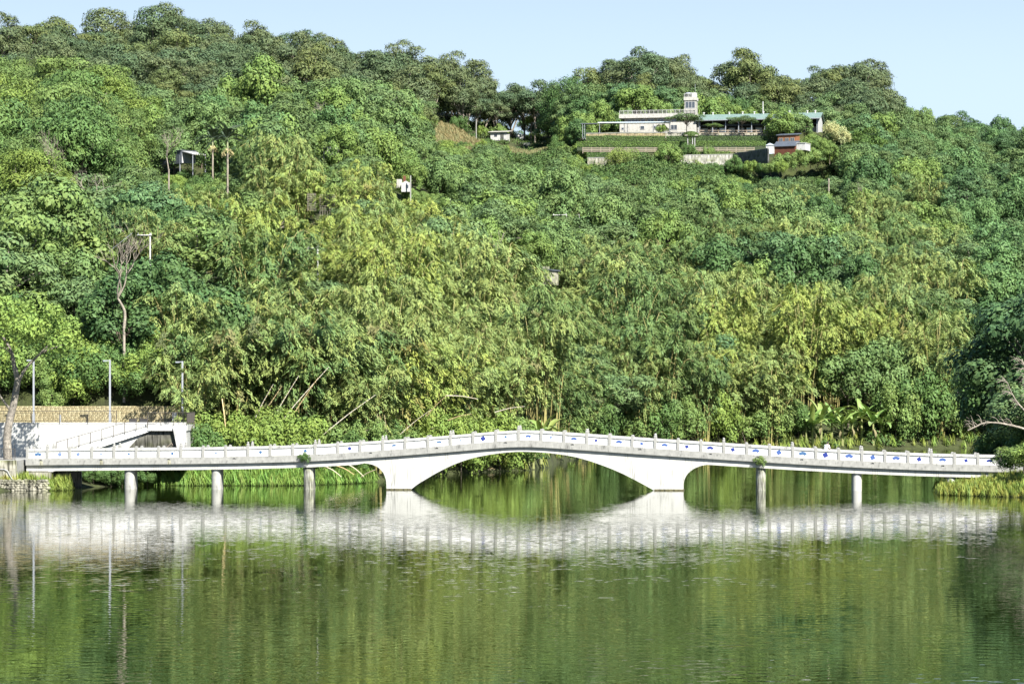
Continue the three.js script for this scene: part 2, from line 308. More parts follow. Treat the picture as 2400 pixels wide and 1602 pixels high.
  for (const e of [[88, 19, 'fan', 'tileTeal'], [139, 10, 'flower', 'tileGlare'], [182, 9, 'flower', 'tileGlare'], [236, 8, 'fan', 'tileGlare'], [301, 6, 'flower', 'tileTeal'], [403, 7, 'flower', 'tileTeal'], [505, 8, 'fan', 'tileTeal'], [610, 8, 'flower', 'tileTeal'], [715, 8, 'flower', 'tileTeal'], [819, 9, 'flower', 'tileNavy'], [923, 12, 'fan', 'tileTeal'], [1029, 13, 'fan', 'tileTeal'], [1080, 4, 'flower', 'tileTeal'], [1132, 12, 'flower', 'tileNavy'], [1185, 6, 'flower', 'tileTeal'],  // toward the left end, glare is put into paler colours and smaller shapes
    [1238, 15, 'fan', 'tileBlue'], [1291, 6, 'flower', 'tileGlare'], [1345, 16, 'fan', 'tileBlue'], [1397, 7, 'flower', 'tileNavy'], [1451, 17, 'fan', 'tileBlue'], [1504, 8, 'flower', 'tileBlue'], [1558, 17, 'fan', 'tileBlue'], [1610, 9, 'flower', 'tileNavy'], [1665, 18, 'fan', 'tileNavy'], [1718, 10, 'flower', 'tileNavy'], [1772, 20, 'fan', 'tileBlue'], [1826, 12, 'flower', 'tileBlue'], [1882, 21, 'fan', 'tileTeal'], [1935, 13, 'flower', 'tileNavy'], [1991, 21, 'fan', 'tileBlue'], [2046, 12, 'flower', 'tileBlue'], [2101, 20, 'fan', 'tileBlue'], [2155, 11, 'flower', 'tileNavy'], [2210, 19, 'fan', 'tileBlue'], [2265, 9, 'flower', 'tileNavy'], [2320, 16, 'fan', 'tileNavy'], [2378, 13, 'fan', 'tileBlue']]) put(...e);
  const fanGeo = (w) => { const s = new THREE.Shape(), r = w * 0.62, q = r * 0.52; s.absarc(0, -q, r, 0.22 * Math.PI, 0.78 * Math.PI, false); s.absarc(0, -q, q * 0.9, 0.78 * Math.PI, 0.22 * Math.PI, true); s.closePath(); const g = new THREE.ExtrudeGeometry(s, { depth: 0.012, bevelEnabled: false, curveSegments: 14 }); g.translate(0, -r * 0.1, 0); return g; };
  const flowerGeo = (w) => { const s = new THREE.Shape(); for (let i = 0; i <= 48; i++) { const a = i / 48 * Math.PI * 2, r = w * 0.5 * (0.78 + 0.22 * Math.abs(Math.cos(a * 2 + 0.6))); i ? s.lineTo(r * Math.cos(a), r * 0.95 * Math.sin(a)) : s.moveTo(r, 0); } const g = new THREE.ExtrudeGeometry(s, { depth: 0.012, bevelEnabled: false }); return g; };
  const R = rng(5);
  for (const far of [0, 1]) {
    const zf = far ? -WID + 0.30 : 0, dz = far ? -1 : -1;      // face towards the viewer
    const pz = far ? -WID + 0.15 : -0.15;
    for (let i = -1; i <= 43; i++) {
      const s = postS(i) + (i === -1 ? 0.2 : i === 43 ? -0.15 : 0);
      const po = part(bridge, 'post', post, M.concrete, V(s, topAt(s) - 0.88, pz));
      if (((i % 3) + 3) % 3 === 0) part(po, 'finial', fin, M.concrete, V(0, 0.958, 0)); else part(po, 'cap', cap, M.concrete, V(0, 0.958, 0));
      if (i === 43) continue;
      const a = s + 0.137, b = postS(i + 1) - 0.137 + (i + 1 === 43 ? -0.15 : 0);
      part(bridge, 'coping', sweep(a, b, 2, up(-0.2), up(0), zf + (far ? 0.02 : 0.04), zf + (far ? -0.32 : -0.34)), M.coping);
      const pa = part(bridge, 'panel', sweep(a, b, 2, up(-0.842), up(-0.198), zf - 0.05, zf - 0.25), M.plaster);
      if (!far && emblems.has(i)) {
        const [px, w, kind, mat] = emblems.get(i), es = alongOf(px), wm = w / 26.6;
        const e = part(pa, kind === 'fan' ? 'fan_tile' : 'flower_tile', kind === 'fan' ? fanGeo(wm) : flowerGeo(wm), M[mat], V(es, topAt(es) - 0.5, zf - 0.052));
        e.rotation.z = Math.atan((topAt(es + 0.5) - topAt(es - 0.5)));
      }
    }
  }
  // drain outlets under the parapet
  const lip = mergeGeometries([box(0.26, 0.035, 0.09).clone().translate(0, 0.07, 0), box(0.035, 0.07, 0.09).clone().translate(-0.11, 0, 0), box(0.035, 0.07, 0.09).clone().translate(0.11, 0, 0)].map((g) => g.toNonIndexed()));
  const hole = box(0.185, 0.07, 0.06);
  for (const px of [95, 236, 395, 549, 869, 1024, 1185, 1342, 1501, 1666, 1777, 1880, 2046, 2211]) {
    const s = alongOf(px), o = part(bridge, 'drain_outlet', lip, M.concrete, V(s, topAt(s) - 1.03, 0.06));
    part(o, 'opening', hole, M.dark, V(0, 0, -0.01));
  }
  const patch = (() => { const s = new THREE.Shape(); s.moveTo(-0.16, -0.2); s.lineTo(0.19, -0.21); s.lineTo(0.13, 0.13); s.lineTo(-0.06, 0.2); s.lineTo(-0.12, 0.12); s.closePath(); return new THREE.ExtrudeGeometry(s, { depth: 0.012, bevelEnabled: false }); })();
  for (const [px, m] of [[236, M.rock], [95, M.oldWall], [395, M.oldWall]]) { const s = alongOf(px + 1); part(bridge, 'mortar_patch', patch, m, V(s, topAt(s) - 1.24, 0.045)); }
}
// ---------------------------------------------------------------- plants: geometry of each kind
class Leaves {
  constructor() { this.p = []; this.n = []; this.c = []; this.i = []; }
  leaf(c, n, dir, L, W, col) {                      // a small diamond-shaped leaf or tuft of leaves
    const s = V(0, 0, 0).crossVectors(n, dir).normalize(), f = V(0, 0, 0).crossVectors(s, n).normalize(), k = this.p.length / 3;
    const pts = [[-0.5, 0], [0.06, -0.5], [0.5, 0], [0.06, 0.5]];
    for (const [a, b] of pts) { this.p.push(c.x + f.x * L * a + s.x * W * b, c.y + f.y * L * a + s.y * W * b, c.z + f.z * L * a + s.z * W * b); this.n.push(n.x, n.y, n.z); this.c.push(col[0], col[1], col[2]); }
    this.i.push(k, k + 1, k + 2, k, k + 2, k + 3);
  }
  geo() { const g = new THREE.BufferGeometry(); g.setAttribute('position', new THREE.Float32BufferAttribute(this.p, 3)); g.setAttribute('normal', new THREE.Float32BufferAttribute(this.n, 3)); g.setAttribute('color', new THREE.Float32BufferAttribute(this.c, 3)); g.setIndex(this.i); return g; }
}
const sph = (R) => { const z = R() * 2 - 1, a = R() * Math.PI * 2, r = Math.sqrt(1 - z * z); return V(r * Math.cos(a), z, r * Math.sin(a)); };
const tone = (R, base, j = 0.22) => { const b = 1 + (R() - 0.5) * 2 * j, h = (R() - 0.5) * 0.12; return [base[0] * b * (1 + h), base[1] * b, base[2] * b * (1 - h)]; };
function limbs(list, sides = 5) {                   // tapered limbs, each a bent chain of frusta
  const gs = [];
  for (const [pts, r0, r1] of list) {
    const c = new THREE.CatmullRomCurve3(pts), n = Math.max(2, pts.length * 2), q = c.getPoints(n);
    const p = [], nn = [], uv = [], idx = []; const t = V(0, 0, 0), u = V(0, 0, 0), w = V(0, 0, 0);
    for (let i = 0; i <= n; i++) {
      t.subVectors(q[Math.min(n, i + 1)], q[Math.max(0, i - 1)]).normalize(); u.set(1, 0, 0.3).cross(t).normalize(); w.crossVectors(t, u);
      const r = lerp(r0, r1, i / n);
      for (let k = 0; k <= sides; k++) { const a = k / sides * Math.PI * 2, x = Math.cos(a), y = Math.sin(a); const d = V(u.x * x + w.x * y, u.y * x + w.y * y, u.z * x + w.z * y); p.push(q[i].x + d.x * r, q[i].y + d.y * r, q[i].z + d.z * r); nn.push(d.x, d.y, d.z); uv.push(k / sides, i * 0.5); }
      if (i) for (let k = 0; k < sides; k++) { const a = (i - 1) * (sides + 1) + k, b = a + sides + 1; idx.push(a, a + 1, b, a + 1, b + 1, b); }
    }
    const g = new THREE.BufferGeometry(); g.setAttribute('position', new THREE.Float32BufferAttribute(p, 3)); g.setAttribute('normal', new THREE.Float32BufferAttribute(nn, 3)); g.setAttribute('uv', new THREE.Float32BufferAttribute(uv, 2)); g.setIndex(idx); gs.push(g);
  }
  return mergeGeometries(gs);
}
/* A crown is many tufts ("puffs") set through a lumpy dome, each a shell of leaves; limbs lead to some of them. */
function makeTree(o) {
  const R = rng(o.seed), L = new Leaves(), wood = [];
  const { H, R: CR, base, puffs, pr, per, leaf, aspect = 0.5, flat = 1, spread = 0.55, fill = 0.25, lift = 0.35, wild = 0.85, lean = 0 } = o;
  const cy = (H + base) / 2, hv = (H - base) / 2, top = V(lean * 2, base + hv * 0.5, 0);
  wood.push([[V(0, -0.6, 0), V((R() - 0.5) * 0.5 + lean * 0.5, base * 0.5, (R() - 0.5) * 0.5), top], o.trunk, o.trunk * 0.55]);
  for (let i = 0; i < puffs; i++) {
    const g = (i + 0.5) / puffs, y = 1 - g * (1 + spread), a = i * 2.39996 + R() * 0.9;
    const dir = V(Math.cos(a) * Math.sqrt(Math.max(0, 1 - y * y)), y, Math.sin(a) * Math.sqrt(Math.max(0, 1 - y * y)));
    const rad = (0.62 + 0.42 * R()) * (1 - 0.35 * (R() < fill ? R() * 1.8 : 0));
    const c = V(dir.x * CR * rad + lean * 2, cy + dir.y * hv * rad, dir.z * CR * rad);
    const r = pr * (0.65 + 0.75 * R()), col0 = tone(R, o.color, 0.13), n = Math.round(per * (r / pr) ** 2);
    if (R() < 0.5) { const m = top.clone().lerp(c, 0.5).add(V((R() - 0.5) * 1.1, 0.3 + R() * 0.5, (R() - 0.5) * 1.1)); wood.push([[top.clone().add(V(0, -R() * base * 0.35, 0)), m, c], o.trunk * (0.3 + 0.2 * R()), 0.035]); }
    const outw = V(dir.x, 0.25, dir.z).normalize();
    for (let k = 0; k < n; k++) {
      const d = sph(R); d.y += lift; d.addScaledVector(outw, 0.3); d.normalize();
      const q = r * (0.8 + 0.24 * R()) * (1 + 0.34 * n2b(d.x * 2.9 + i * 7.1, d.z * 2.9 + d.y * 2.3));
      const pos = V(c.x + d.x * q, c.y + d.y * q * flat, c.z + d.z * q);
      const nrm = sph(R).multiplyScalar(wild).add(V(d.x, d.y / flat, d.z)).normalize(), dr = sph(R); if (o.droop) dr.addScaledVector(V(d.x * 0.5, -1, d.z * 0.5), o.droop);
      const s = leaf * (0.6 + 0.8 * R());
      L.leaf(pos, nrm, dr.normalize(), s, s * aspect, tone(R, col0, 0.16));
    }
  }
  for (let i = 0; i < (o.show ?? 0); i++) { const a = R() * 6.283, e = V(Math.cos(a) * CR * 0.98 + lean * 2, cy + hv * (R() * 0.9 - 0.55), Math.sin(a) * CR * 0.98), m = top.clone().lerp(e, 0.55).add(V((R() - 0.5) * 1.2, -0.3 + R() * 1.2, (R() - 0.5) * 1.2)); wood.push([[V(0, base * (0.5 + 0.4 * R()), 0), m, e], 0.15, 0.05]); const e2 = m.clone().lerp(e, 0.5).add(V((R() - 0.5) * 1.6, 0.9 + R() * 0.8, (R() - 0.5) * 1.6)); wood.push([[m, m.clone().lerp(e2, 0.5).add(V(0, 0.2, 0)), e2], 0.09, 0.035]); }
  return { crown: L.geo(), trunk: limbs(wood) };
}
/* Bamboo: arching culms, each carrying drooping sprays of narrow leaves. */
function makeBamboo(o) {
  const R = rng(o.seed), L = new Leaves(), wood = [];
  for (let i = 0; i < o.culms; i++) {
    const a = i / o.culms * 6.283 + R() * 0.8, r0 = Math.sqrt(R()) * 1.3, h = o.H * (0.62 + 0.42 * R()), out = o.arch * (0.45 + 0.75 * R());
    const dx = Math.cos(a), dz = Math.sin(a), b = V(dx * r0, -0.4, dz * r0);
    const pts = [b, V(b.x + dx * out * 0.12, h * 0.4, b.z + dz * out * 0.12), V(b.x + dx * out * 0.42, h * 0.8, b.z + dz * out * 0.42), V(b.x + dx * out * 0.75, h * 0.98, b.z + dz * out * 0.75), V(b.x + dx * out * 1.08, h * 0.93, b.z + dz * out * 1.08)];
    wood.push([pts, 0.065, 0.02]);
    const c = new THREE.CatmullRomCurve3(pts), col0 = tone(R, o.color, 0.14), dead = R() < 0.025;
    for (let k = 0; k < o.sprays; k++) {
      const t = lerp(o.from ?? 0.3, 1, Math.pow((k + R()) / o.sprays, 0.85)), q = c.getPoint(t), w = lerp(1.35, 0.5, t) * (0.4 + 0.9 * R()), a2 = R() * 6.283;
      const s = V(q.x + Math.cos(a2) * w, q.y + (R() - 0.35) * 0.8, q.z + Math.sin(a2) * w), od = V(Math.cos(a2), 0, Math.sin(a2)).addScaledVector(V(dx, 0, dz), 0.5).normalize();
      const col1 = dead ? [0.19, 0.19, 0.075] : tone(R, col0, 0.1);
      for (let m = 0; m < o.per; m++) {
        const u = R(), pos = V(s.x + od.x * u * 0.9 + (R() - 0.5) * 0.5, s.y - u * u * 0.8 + (R() - 0.5) * 0.34, s.z + od.z * u * 0.9 + (R() - 0.5) * 0.5);
        const dr = V(od.x * 0.8 + (R() - 0.5) * 0.9, -0.25 - R() * 0.9, od.z * 0.8 + (R() - 0.5) * 0.9).normalize();
        const nn = V(od.x * 0.6 + (R() - 0.5) * 1.1, 0.75 + (R() - 0.5) * 0.8, od.z * 0.6 + (R() - 0.5) * 1.1).normalize();
        const l = o.leaf * (0.6 + 0.7 * R());
        L.leaf(pos, nn, dr, l, l * 0.25, tone(R, col1, 0.15));
      }
    }
  }
  return { crown: L.geo(), trunk: limbs(wood, 4) };
}
function makeDead(seed, H, spread, depth = 4) {     // bare branching limbs
  const R = rng(seed), list = [];
  const grow = (a, dir, len, r, k) => {
    const m = a.clone().addScaledVector(dir, len * 0.5).add(V((R() - 0.5) * len * 0.22, (R() - 0.4) * len * 0.12, (R() - 0.5) * len * 0.22)), b = a.clone().addScaledVector(dir, len).add(V((R() - 0.5) * len * 0.2, 0, (R() - 0.5) * len * 0.2));
    list.push([[a, m, b], r, r * 0.6]);
    if (k <= 0) return;
    const n = 2 + (R() < 0.55 ? 1 : 0);
    for (let i = 0; i < n; i++) { const d = dir.clone().add(sph(R).multiplyScalar(spread)); d.y += 0.12; grow(b, d.normalize(), len * (0.58 + 0.3 * R()), r * 0.58, k - 1); }
  };
  grow(V(0, -0.4, 0), V((R() - 0.5) * 0.3, 1, (R() - 0.5) * 0.2).normalize(), H * 0.4, H * 0.024, depth);
  return limbs(list, 5);
}
const leafMat = (tint, o = {}) => new THREE.MeshPhysicalMaterial({ color: rgb(...tint), vertexColors: true, roughness: 0.62, transmission: 0.14, thickness: 0, side: THREE.DoubleSide, specularIntensity: 0.4, ...o });
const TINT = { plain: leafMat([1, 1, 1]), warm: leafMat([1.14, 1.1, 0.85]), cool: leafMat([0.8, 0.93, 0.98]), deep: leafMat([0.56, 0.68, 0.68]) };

const KIND = {};
function kind(key, names, count, make, trunkMat, tints) { KIND[key] = { ...names, tints, trunkMat, forms: Array.from({ length: count }, (_, i) => make(i)) }; }
kind('ridge', { name: 'acacia_tree', noun: 'grey-green acacia with rounded tufts', cat: 'tree', R: 4.6 }, 5, (i) => makeTree({ seed: 100 + i, H: 11 + (i % 3), R: 4.6 + 0.3 * (i % 2), base: 3.6, puffs: 21, pr: 1.85, per: 330, leaf: 0.42, aspect: 0.55, flat: 0.62, spread: 0.5, show: 4, trunk: 0.24, color: [0.104, 0.138, 0.06], lift: 0.6, wild: 0.42 }), M.barkPale, ['plain', 'cool', 'warm']);
kind('feather', { name: 'feathery_acacia', noun: 'yellow-green feathery acacia', cat: 'tree', R: 6.0 }, 3, (i) => makeTree({ seed: 140 + i, H: 14, R: 6.4, base: 4.2, puffs: 34, pr: 2.1, per: 420, leaf: 0.46, aspect: 0.42, flat: 0.66, spread: 0.45, trunk: 0.32, show: 7, color: [0.125, 0.188, 0.05], lift: 0.6, wild: 0.45 }), M.barkPale, ['plain', 'cool', 'warm']);
kind('broad', { name: 'broadleaf_tree', noun: 'dense green broadleaf tree with a domed crown', cat: 'tree', R: 4.2 }, 5, (i) => makeTree({ seed: 180 + i, H: 8.5 + (i % 3) * 1.1, R: 3.9 + (i % 2) * 0.8, base: 1.6, puffs: 32, pr: 1.25, per: 250, leaf: 0.42, aspect: 0.55, spread: 0.7, trunk: 0.24, color: [0.118, 0.19, 0.06], lift: 0.45, wild: 0.42, droop: 0.5 }), M.bark, ['plain', 'warm', 'cool', 'deep']);
kind('loose', { name: 'spreading_tree', noun: 'spreading tree with loose layered foliage', cat: 'tree', R: 5.2 }, 4, (i) => makeTree({ seed: 220 + i, H: 10, R: 5.6, base: 2.6, puffs: 32, pr: 1.6, per: 330, leaf: 0.4, aspect: 0.55, flat: 0.55, spread: 0.6, trunk: 0.3, show: 4, color: [0.118, 0.183, 0.066], lift: 0.55, wild: 0.45 }), M.barkGrey, ['plain', 'warm', 'cool', 'deep']);
kind('bamboo', { name: 'bamboo_clump', noun: 'yellow-green bamboo clump with drooping plumes', cat: 'bamboo', R: 3.9 }, 5, (i) => makeBamboo({ seed: 260 + i, H: 12.5 + (i % 3), culms: 22, arch: 3.6 + (i % 2) * 0.8, sprays: 19, per: 25, leaf: 0.52, from: 0.2, color: [0.19, 0.248, 0.074] }), M.culm, ['plain', 'warm', 'deep']);
kind('shrub', { name: 'leafy_shrub', noun: 'low leafy shrub', cat: 'shrub', R: 1.9 }, 4, (i) => makeTree({ seed: 300 + i, H: 3.2, R: 2.1, base: 0.2, puffs: 26, pr: 0.62, per: 190, leaf: 0.21, aspect: 0.6, spread: 0.85, trunk: 0.08, color: [0.148, 0.225, 0.06], lift: 0.35, wild: 0.5 }), M.bark, ['plain', 'warm', 'deep']);

let placedCount = {};
function plant(key, x, y, z, scale, turn, form, tint, label, group, squash = 1) {
  const k = KIND[key], f = k.forms[form % k.forms.length], g = new THREE.Group();
  g.name = numbered(k.name); g.position.set(x, y, z); g.rotation.y = turn; g.scale.set(scale, scale * squash, scale);
  const tr = new THREE.Mesh(f.trunk, k.trunkMat); tr.name = key === 'bamboo' ? 'culms' : 'trunk';
  const cr = new THREE.Mesh(f.crown, TINT[tint]); cr.name = key === 'bamboo' ? 'foliage' : 'crown';
  g.add(tr, cr); scene.add(g); tag(g, label, k.cat, group); placedCount[key] = (placedCount[key] || 0) + 1; return g;
}
// ---------------------------------------------------------------- the wood on the hill
// keep-clear windows: what stands behind them must stay in view ([column, row] box and its distance)
const SP = { shed: dAt(402, 398, 2.5), palmA: dAt(498, 412, 4), palmB: dAt(533, 452, 4), block: dAt(778, 366, 5), cottage: dAt(948, 450, 3), poleC: dAt(962, 450, 4), poleD: dAt(1029, 442, 4), poleE: dAt(1055, 480, 5), armA: dAt(744, 614, 8), armB: dAt(351, 582, 7), teeA: dAt(1358, 514, 7.5), teeB: dAt(1328, 513, 7.5), poleF: dAt(1116, 320, 1), poleG: dAt(1943, 458, 6), hidden: dAt(1262, 652, 2), trellis: dAt(767, 493, 6), hut: dAt(1172, 328, 0.2), tank: dAt(1218, 327, 0.2), grassTop: dAt(1240, 342, 0) };
const clearViews = [
  [1440, 205, 1930, 405, 735], [1325, 275, 1440, 330, 735], [1148, 300, 1232, 330, SP.hut - 1], [1195, 325, 1285, 380, SP.grassTop], [1025, 285, 1105, 322, 800], [362, 352, 470, 388, SP.shed - 2], [476, 288, 515, 400, SP.palmA - 1], [505, 290, 560, 430, SP.palmB - 1], [764, 345, 792, 362, SP.block - 2],
  [928, 408, 962, 444, SP.cottage - 2], [1015, 405, 1036, 435, SP.poleD - 5], [718, 574, 750, 606, SP.armA - 2], [318, 545, 356, 572, SP.armB - 2], [1290, 495, 1368, 508, SP.teeB - 3], [1268, 614, 1296, 638, SP.hidden - 3], [720, 460, 780, 486, SP.trellis - 2],
  [0, 830, 440, 1060, 277], [1235, 955, 1345, 1010, 330], [1885, 970, 2085, 1060, 443], [2085, 1020, 2330, 1060, 450], [1110, 275, 1124, 318, SP.poleF - 2], [430, 1000, 770, 1060, 272], [1500, 365, 1580, 414, 708], [1370, 345, 1500, 395, 712], [1580, 355, 1830, 385, 700], [1938, 418, 1948, 446, SP.poleG - 2],
];
function blocks(px, d, h0, h1, rad) {
  const w = F * rad * 1.18 / d, y1 = rowOf(h0, d), y0 = rowOf(h1 + 0.8, d);
  for (const [a, b, c, e, far] of clearViews) if (d < far + 3 && px + w > a && px - w < c && y0 < e && y1 > b) return true;
  return false;
}
function zone(px, py, R) {                          // which kind grows where, read off the photograph
  const r = R();
  const ridgeLow = table([[0, 240], [250, 255], [500, 270], [850, 275], [1000, 305], [1240, 305], [1400, 225], [1480, 240], [1900, 285], [2050, 300], [2150, 275], [2400, 240]], px);
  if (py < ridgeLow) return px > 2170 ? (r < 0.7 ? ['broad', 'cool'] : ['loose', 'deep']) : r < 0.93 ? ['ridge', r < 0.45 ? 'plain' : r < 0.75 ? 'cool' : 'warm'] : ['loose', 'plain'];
  if (px < table([[200, 340], [470, 300], [560, 40]], py) && py < 480) return ['feather', r < 0.6 ? 'plain' : r < 0.7 ? 'warm' : 'cool'];
  if (px < 330 && py < 600) return r < 0.6 ? ['loose', r < 0.3 ? 'cool' : 'plain'] : ['broad', 'plain'];
  if (px < 260 && py < 860) return r < 0.7 ? ['loose', r < 0.4 ? 'warm' : 'plain'] : ['broad', 'warm'];
  if (px > 370 && px < 640 && py > 560 && py < 690) return r < 0.75 ? ['loose', 'warm'] : ['bamboo', 'warm'];
  if (py < 460) {
    if (px < 960) return r < 0.86 ? ['broad', r < 0.5 ? 'plain' : r < 0.72 ? 'warm' : 'cool'] : ['loose', 'plain'];
    if (px < 1300) return r < 0.55 ? ['loose', r < 0.3 ? 'cool' : 'plain'] : ['broad', r < 0.8 ? 'plain' : 'warm'];
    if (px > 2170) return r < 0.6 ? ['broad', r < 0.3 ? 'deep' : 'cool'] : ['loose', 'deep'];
    return r < 0.3 ? ['loose', r < 0.15 ? 'cool' : 'plain'] : ['broad', r < 0.6 ? 'plain' : r < 0.82 ? 'deep' : 'warm'];
  }
  const light = px > 640 && px < table([[460, 1010], [620, 1060], [800, 1190], [960, 1250]], py);
  if (light) return r < 0.93 ? ['bamboo', py < 800 && r < 0.6 ? 'warm' : 'plain'] : ['loose', 'plain'];
  if (px < 700) return r < 0.62 ? ['bamboo', r < 0.3 ? 'deep' : 'plain'] : r < 0.85 ? ['loose', 'plain'] : ['broad', 'deep'];
  if (py < 640 && px < 1640) return r < 0.8 ? ['broad', r < 0.4 ? 'warm' : 'plain'] : ['loose', 'plain'];
  if (px < 1680) return r < 0.72 ? ['bamboo', r < 0.35 ? 'plain' : 'deep'] : ['loose', r < 0.85 ? 'cool' : 'plain'];
  if (px > 2240) return r < 0.55 ? ['broad', r < 0.3 ? 'deep' : 'cool'] : ['loose', r < 0.8 ? 'deep' : 'plain'];
  if (py > 800) return r < 0.8 ? ['bamboo', r < 0.6 ? 'plain' : 'warm'] : ['broad', 'plain'];
  return r < 0.3 ? ['bamboo', r < 0.2 ? 'plain' : 'deep'] : r < 0.5 ? ['loose', r < 0.4 ? 'plain' : 'cool'] : ['broad', r < 0.7 ? 'plain' : r < 0.85 ? 'warm' : 'deep'];
}
const rowWords = (py, d) => d > 800 ? 'on the skyline' : py < 330 ? 'high up' : py < 560 ? 'halfway up' : py < 780 ? 'low down' : 'by the water';
const colWords = (px) => px < 260 ? 'over the lamp posts' : px < 640 ? 'over the stairs' : px < 960 ? 'over the stained pier' : px < 1250 ? 'over the bridge crest' : px < 1640 ? 'over the far arch leg' : px < 2080 ? 'over the banana grove' : 'over the spit';
const ranks = ['leftmost', 'second from left', 'third from left', 'fourth from left', 'fifth from left', 'sixth from left', 'seventh from left', 'eighth from left'];
const sizeWord = (s) => s > 1.3 ? 'huge' : s > 1.14 ? 'tall' : s > 1.02 ? 'broad' : s > 0.88 ? 'middling' : 'small';
const tintWord = { plain: 'green', warm: 'yellowish', cool: 'bluish', deep: 'dark' }, nounOf = { ridge: 'acacia', feather: 'feathery acacia', broad: 'broadleaf tree', loose: 'spreading tree', bamboo: 'bamboo clump', shrub: 'low shrub' };
const forest = [];
{
  const R = rng(2024), cell = 6, grid = new Map();
  const near = (x, z, r) => { const i = Math.floor(x / cell), j = Math.floor(z / cell); for (let a = -2; a <= 2; a++) for (let b = -2; b <= 2; b++) for (const t of grid.get((i + a) + ',' + (j + b)) ?? []) { const q = (t.r + r) * 0.7; if ((t.x - x) ** 2 + (t.z - z) ** 2 < q * q) return true; } return false; };
  for (let tries = 0; tries < 60000; tries++) {
    const d = Math.sqrt(lerp(268 * 268, 905 * 905, R())), px = lerp(-110, 2510, R()), x = (px - 1200) / F * d, z = -d;
    const y = groundAt(x, z); if (y < 0.5) continue;
    const rs = x - table(rightShore, d); if (d < 440 && px > 2150 && rs < 3) continue;
    if (px < 440 && d < 279) continue;
    let [key, tint] = zone(px, rowOf(y + 6, d), R), k = KIND[key];
    let sc = 0.7 + 0.66 * R(); if ((key === 'broad' || key === 'loose') && R() < 0.13) sc *= 1.32; if (key === 'feather') sc *= 0.95; if (key === 'bamboo') sc *= 1.0; if (d > 830 && R() < 0.35) sc *= 1.05 + 0.25 * R();
    if (d > 780 && key !== 'ridge') sc = Math.min(sc, 1.0); sc = Math.min(sc, 1.5);
    const sq = 0.84 + 0.44 * R(), rad = k.R * sc, tall = (key === 'bamboo' ? 14.5 : key === 'ridge' ? 13.2 : key === 'feather' ? 14.5 : 10.6) * sc * sq;
    let rad1 = rad; if (near(x, z, rad)) continue;
    if (blocks(px, d, y, y + tall, rad)) { key = 'shrub'; k = KIND.shrub; tint = ['plain', 'warm', 'deep'][Math.floor(R() * 3)]; sc = 0.55 + 0.6 * R(); rad1 = k.R * sc; if (px < 440 && d < 300) continue; if (near(x, z, rad1) || blocks(px, d, y, y + 3.4 * sc * sq, rad1)) continue; }
    if (px > 1375 && px < (d < 729 ? 1872 : 1985) && d > 708 && d < 772) continue;
    const c = Math.floor(x / cell) + ',' + Math.floor(z / cell); (grid.get(c) ?? grid.set(c, []).get(c)).push({ x, z, r: rad1 });
    forest.push({ key, tint, px, d, x, y, z, sc, form: Math.floor(R() * 8), turn: R() * 6.283, sq });
  }
  // keep only what can be seen: nearer crowns hide those behind; at most 300 of a kind stand as single trees
  const GW = 400, GH = 267, cover = new Uint8Array(GW * GH), size = { ridge: [12, 3.6], feather: [14, 4.2], broad: [9.4, 1.6], loose: [10, 2.6], bamboo: [13, 1.5], shrub: [3.2, 0.2] };
  forest.sort((a, b) => a.d - b.d);
  for (const t of forest) {
    const [h1, h0] = size[t.key], sv = t.sc * t.sq, cy = rowOf(t.y + (h0 + h1) / 2 * sv, t.d) / 6, ry = F * (h1 - h0) / 2 * sv / t.d / 6, cx = t.px / 6, rx = F * KIND[t.key].R * t.sc / t.d / 6;
    let seen = 0;
    for (let j = Math.max(0, Math.ceil(cy - ry)); j <= Math.min(GH - 1, cy + ry); j++) for (let i = Math.max(0, Math.ceil(cx - rx)); i <= Math.min(GW - 1, cx + rx); i++) { const q = ((i - cx) / rx) ** 2 + ((j - cy) / ry) ** 2; if (q < 1 && !cover[j * GW + i]) { seen++; if (q < 0.72) cover[j * GW + i] = 1; } }
    t.seen = seen;
  }
  const rest = [], most = 290, shown = forest.filter((t) => t.seen >= 3);
  for (const key of Object.keys(size)) { const all = shown.filter((t) => t.key === key).sort((a, b) => b.seen - a.seen); console.log(key, all.length, forest.filter((t) => t.key === key).length); all.slice(key === 'shrub' ? 150 : key === 'bamboo' ? 275 : most).forEach((t) => { t.mass = true; if (key !== 'shrub') rest.push(t); }); }
  if (rest.length) {
    const o = new THREE.Object3D(), im = new THREE.InstancedMesh(KIND.ridge.forms[1].crown, TINT.plain, rest.length), c = new THREE.Color();
    rest.forEach((t, i) => { o.position.set(t.x, t.y, t.z); o.rotation.set(0, t.turn, 0); o.scale.set(t.sc, t.sc * t.sq, t.sc); o.updateMatrix(); im.setMatrixAt(i, o.matrix); im.setColorAt(i, t.key === 'ridge' ? c.setRGB(1, 1, 1) : c.setRGB(0.95, 1.15, 0.9)); });
    im.name = 'distant_treetops'; scene.add(im); tag(im, 'small treetops glimpsed between the larger crowns of the wood', 'treetops', null, 'stuff');
  }
  const same = new Map(), singles = shown.filter((t) => !t.mass);
  for (const t of singles) { t.rw = rowWords(rowOf(t.y + 6, t.d), t.d); t.cw = colWords(t.px); t.label = [sizeWord(t.sc), tintWord[t.tint], nounOf[t.key], t.rw, t.cw].join(' '); (same.get(t.label) ?? same.set(t.label, []).get(t.label)).push(t); }
  for (const list of same.values()) if (list.length > 1) { list.sort((a, b) => a.px - b.px); list.forEach((t, i) => { t.label += ', ' + (i === list.length - 1 ? 'rightmost of its like' : ranks[i] ?? (i + 1) + 'th from left'); }); }
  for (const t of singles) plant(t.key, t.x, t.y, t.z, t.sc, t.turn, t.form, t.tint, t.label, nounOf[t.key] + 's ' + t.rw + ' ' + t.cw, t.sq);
  // low growth that closes the floor of the wood
  const Lu = new Leaves(), Ru = rng(77);
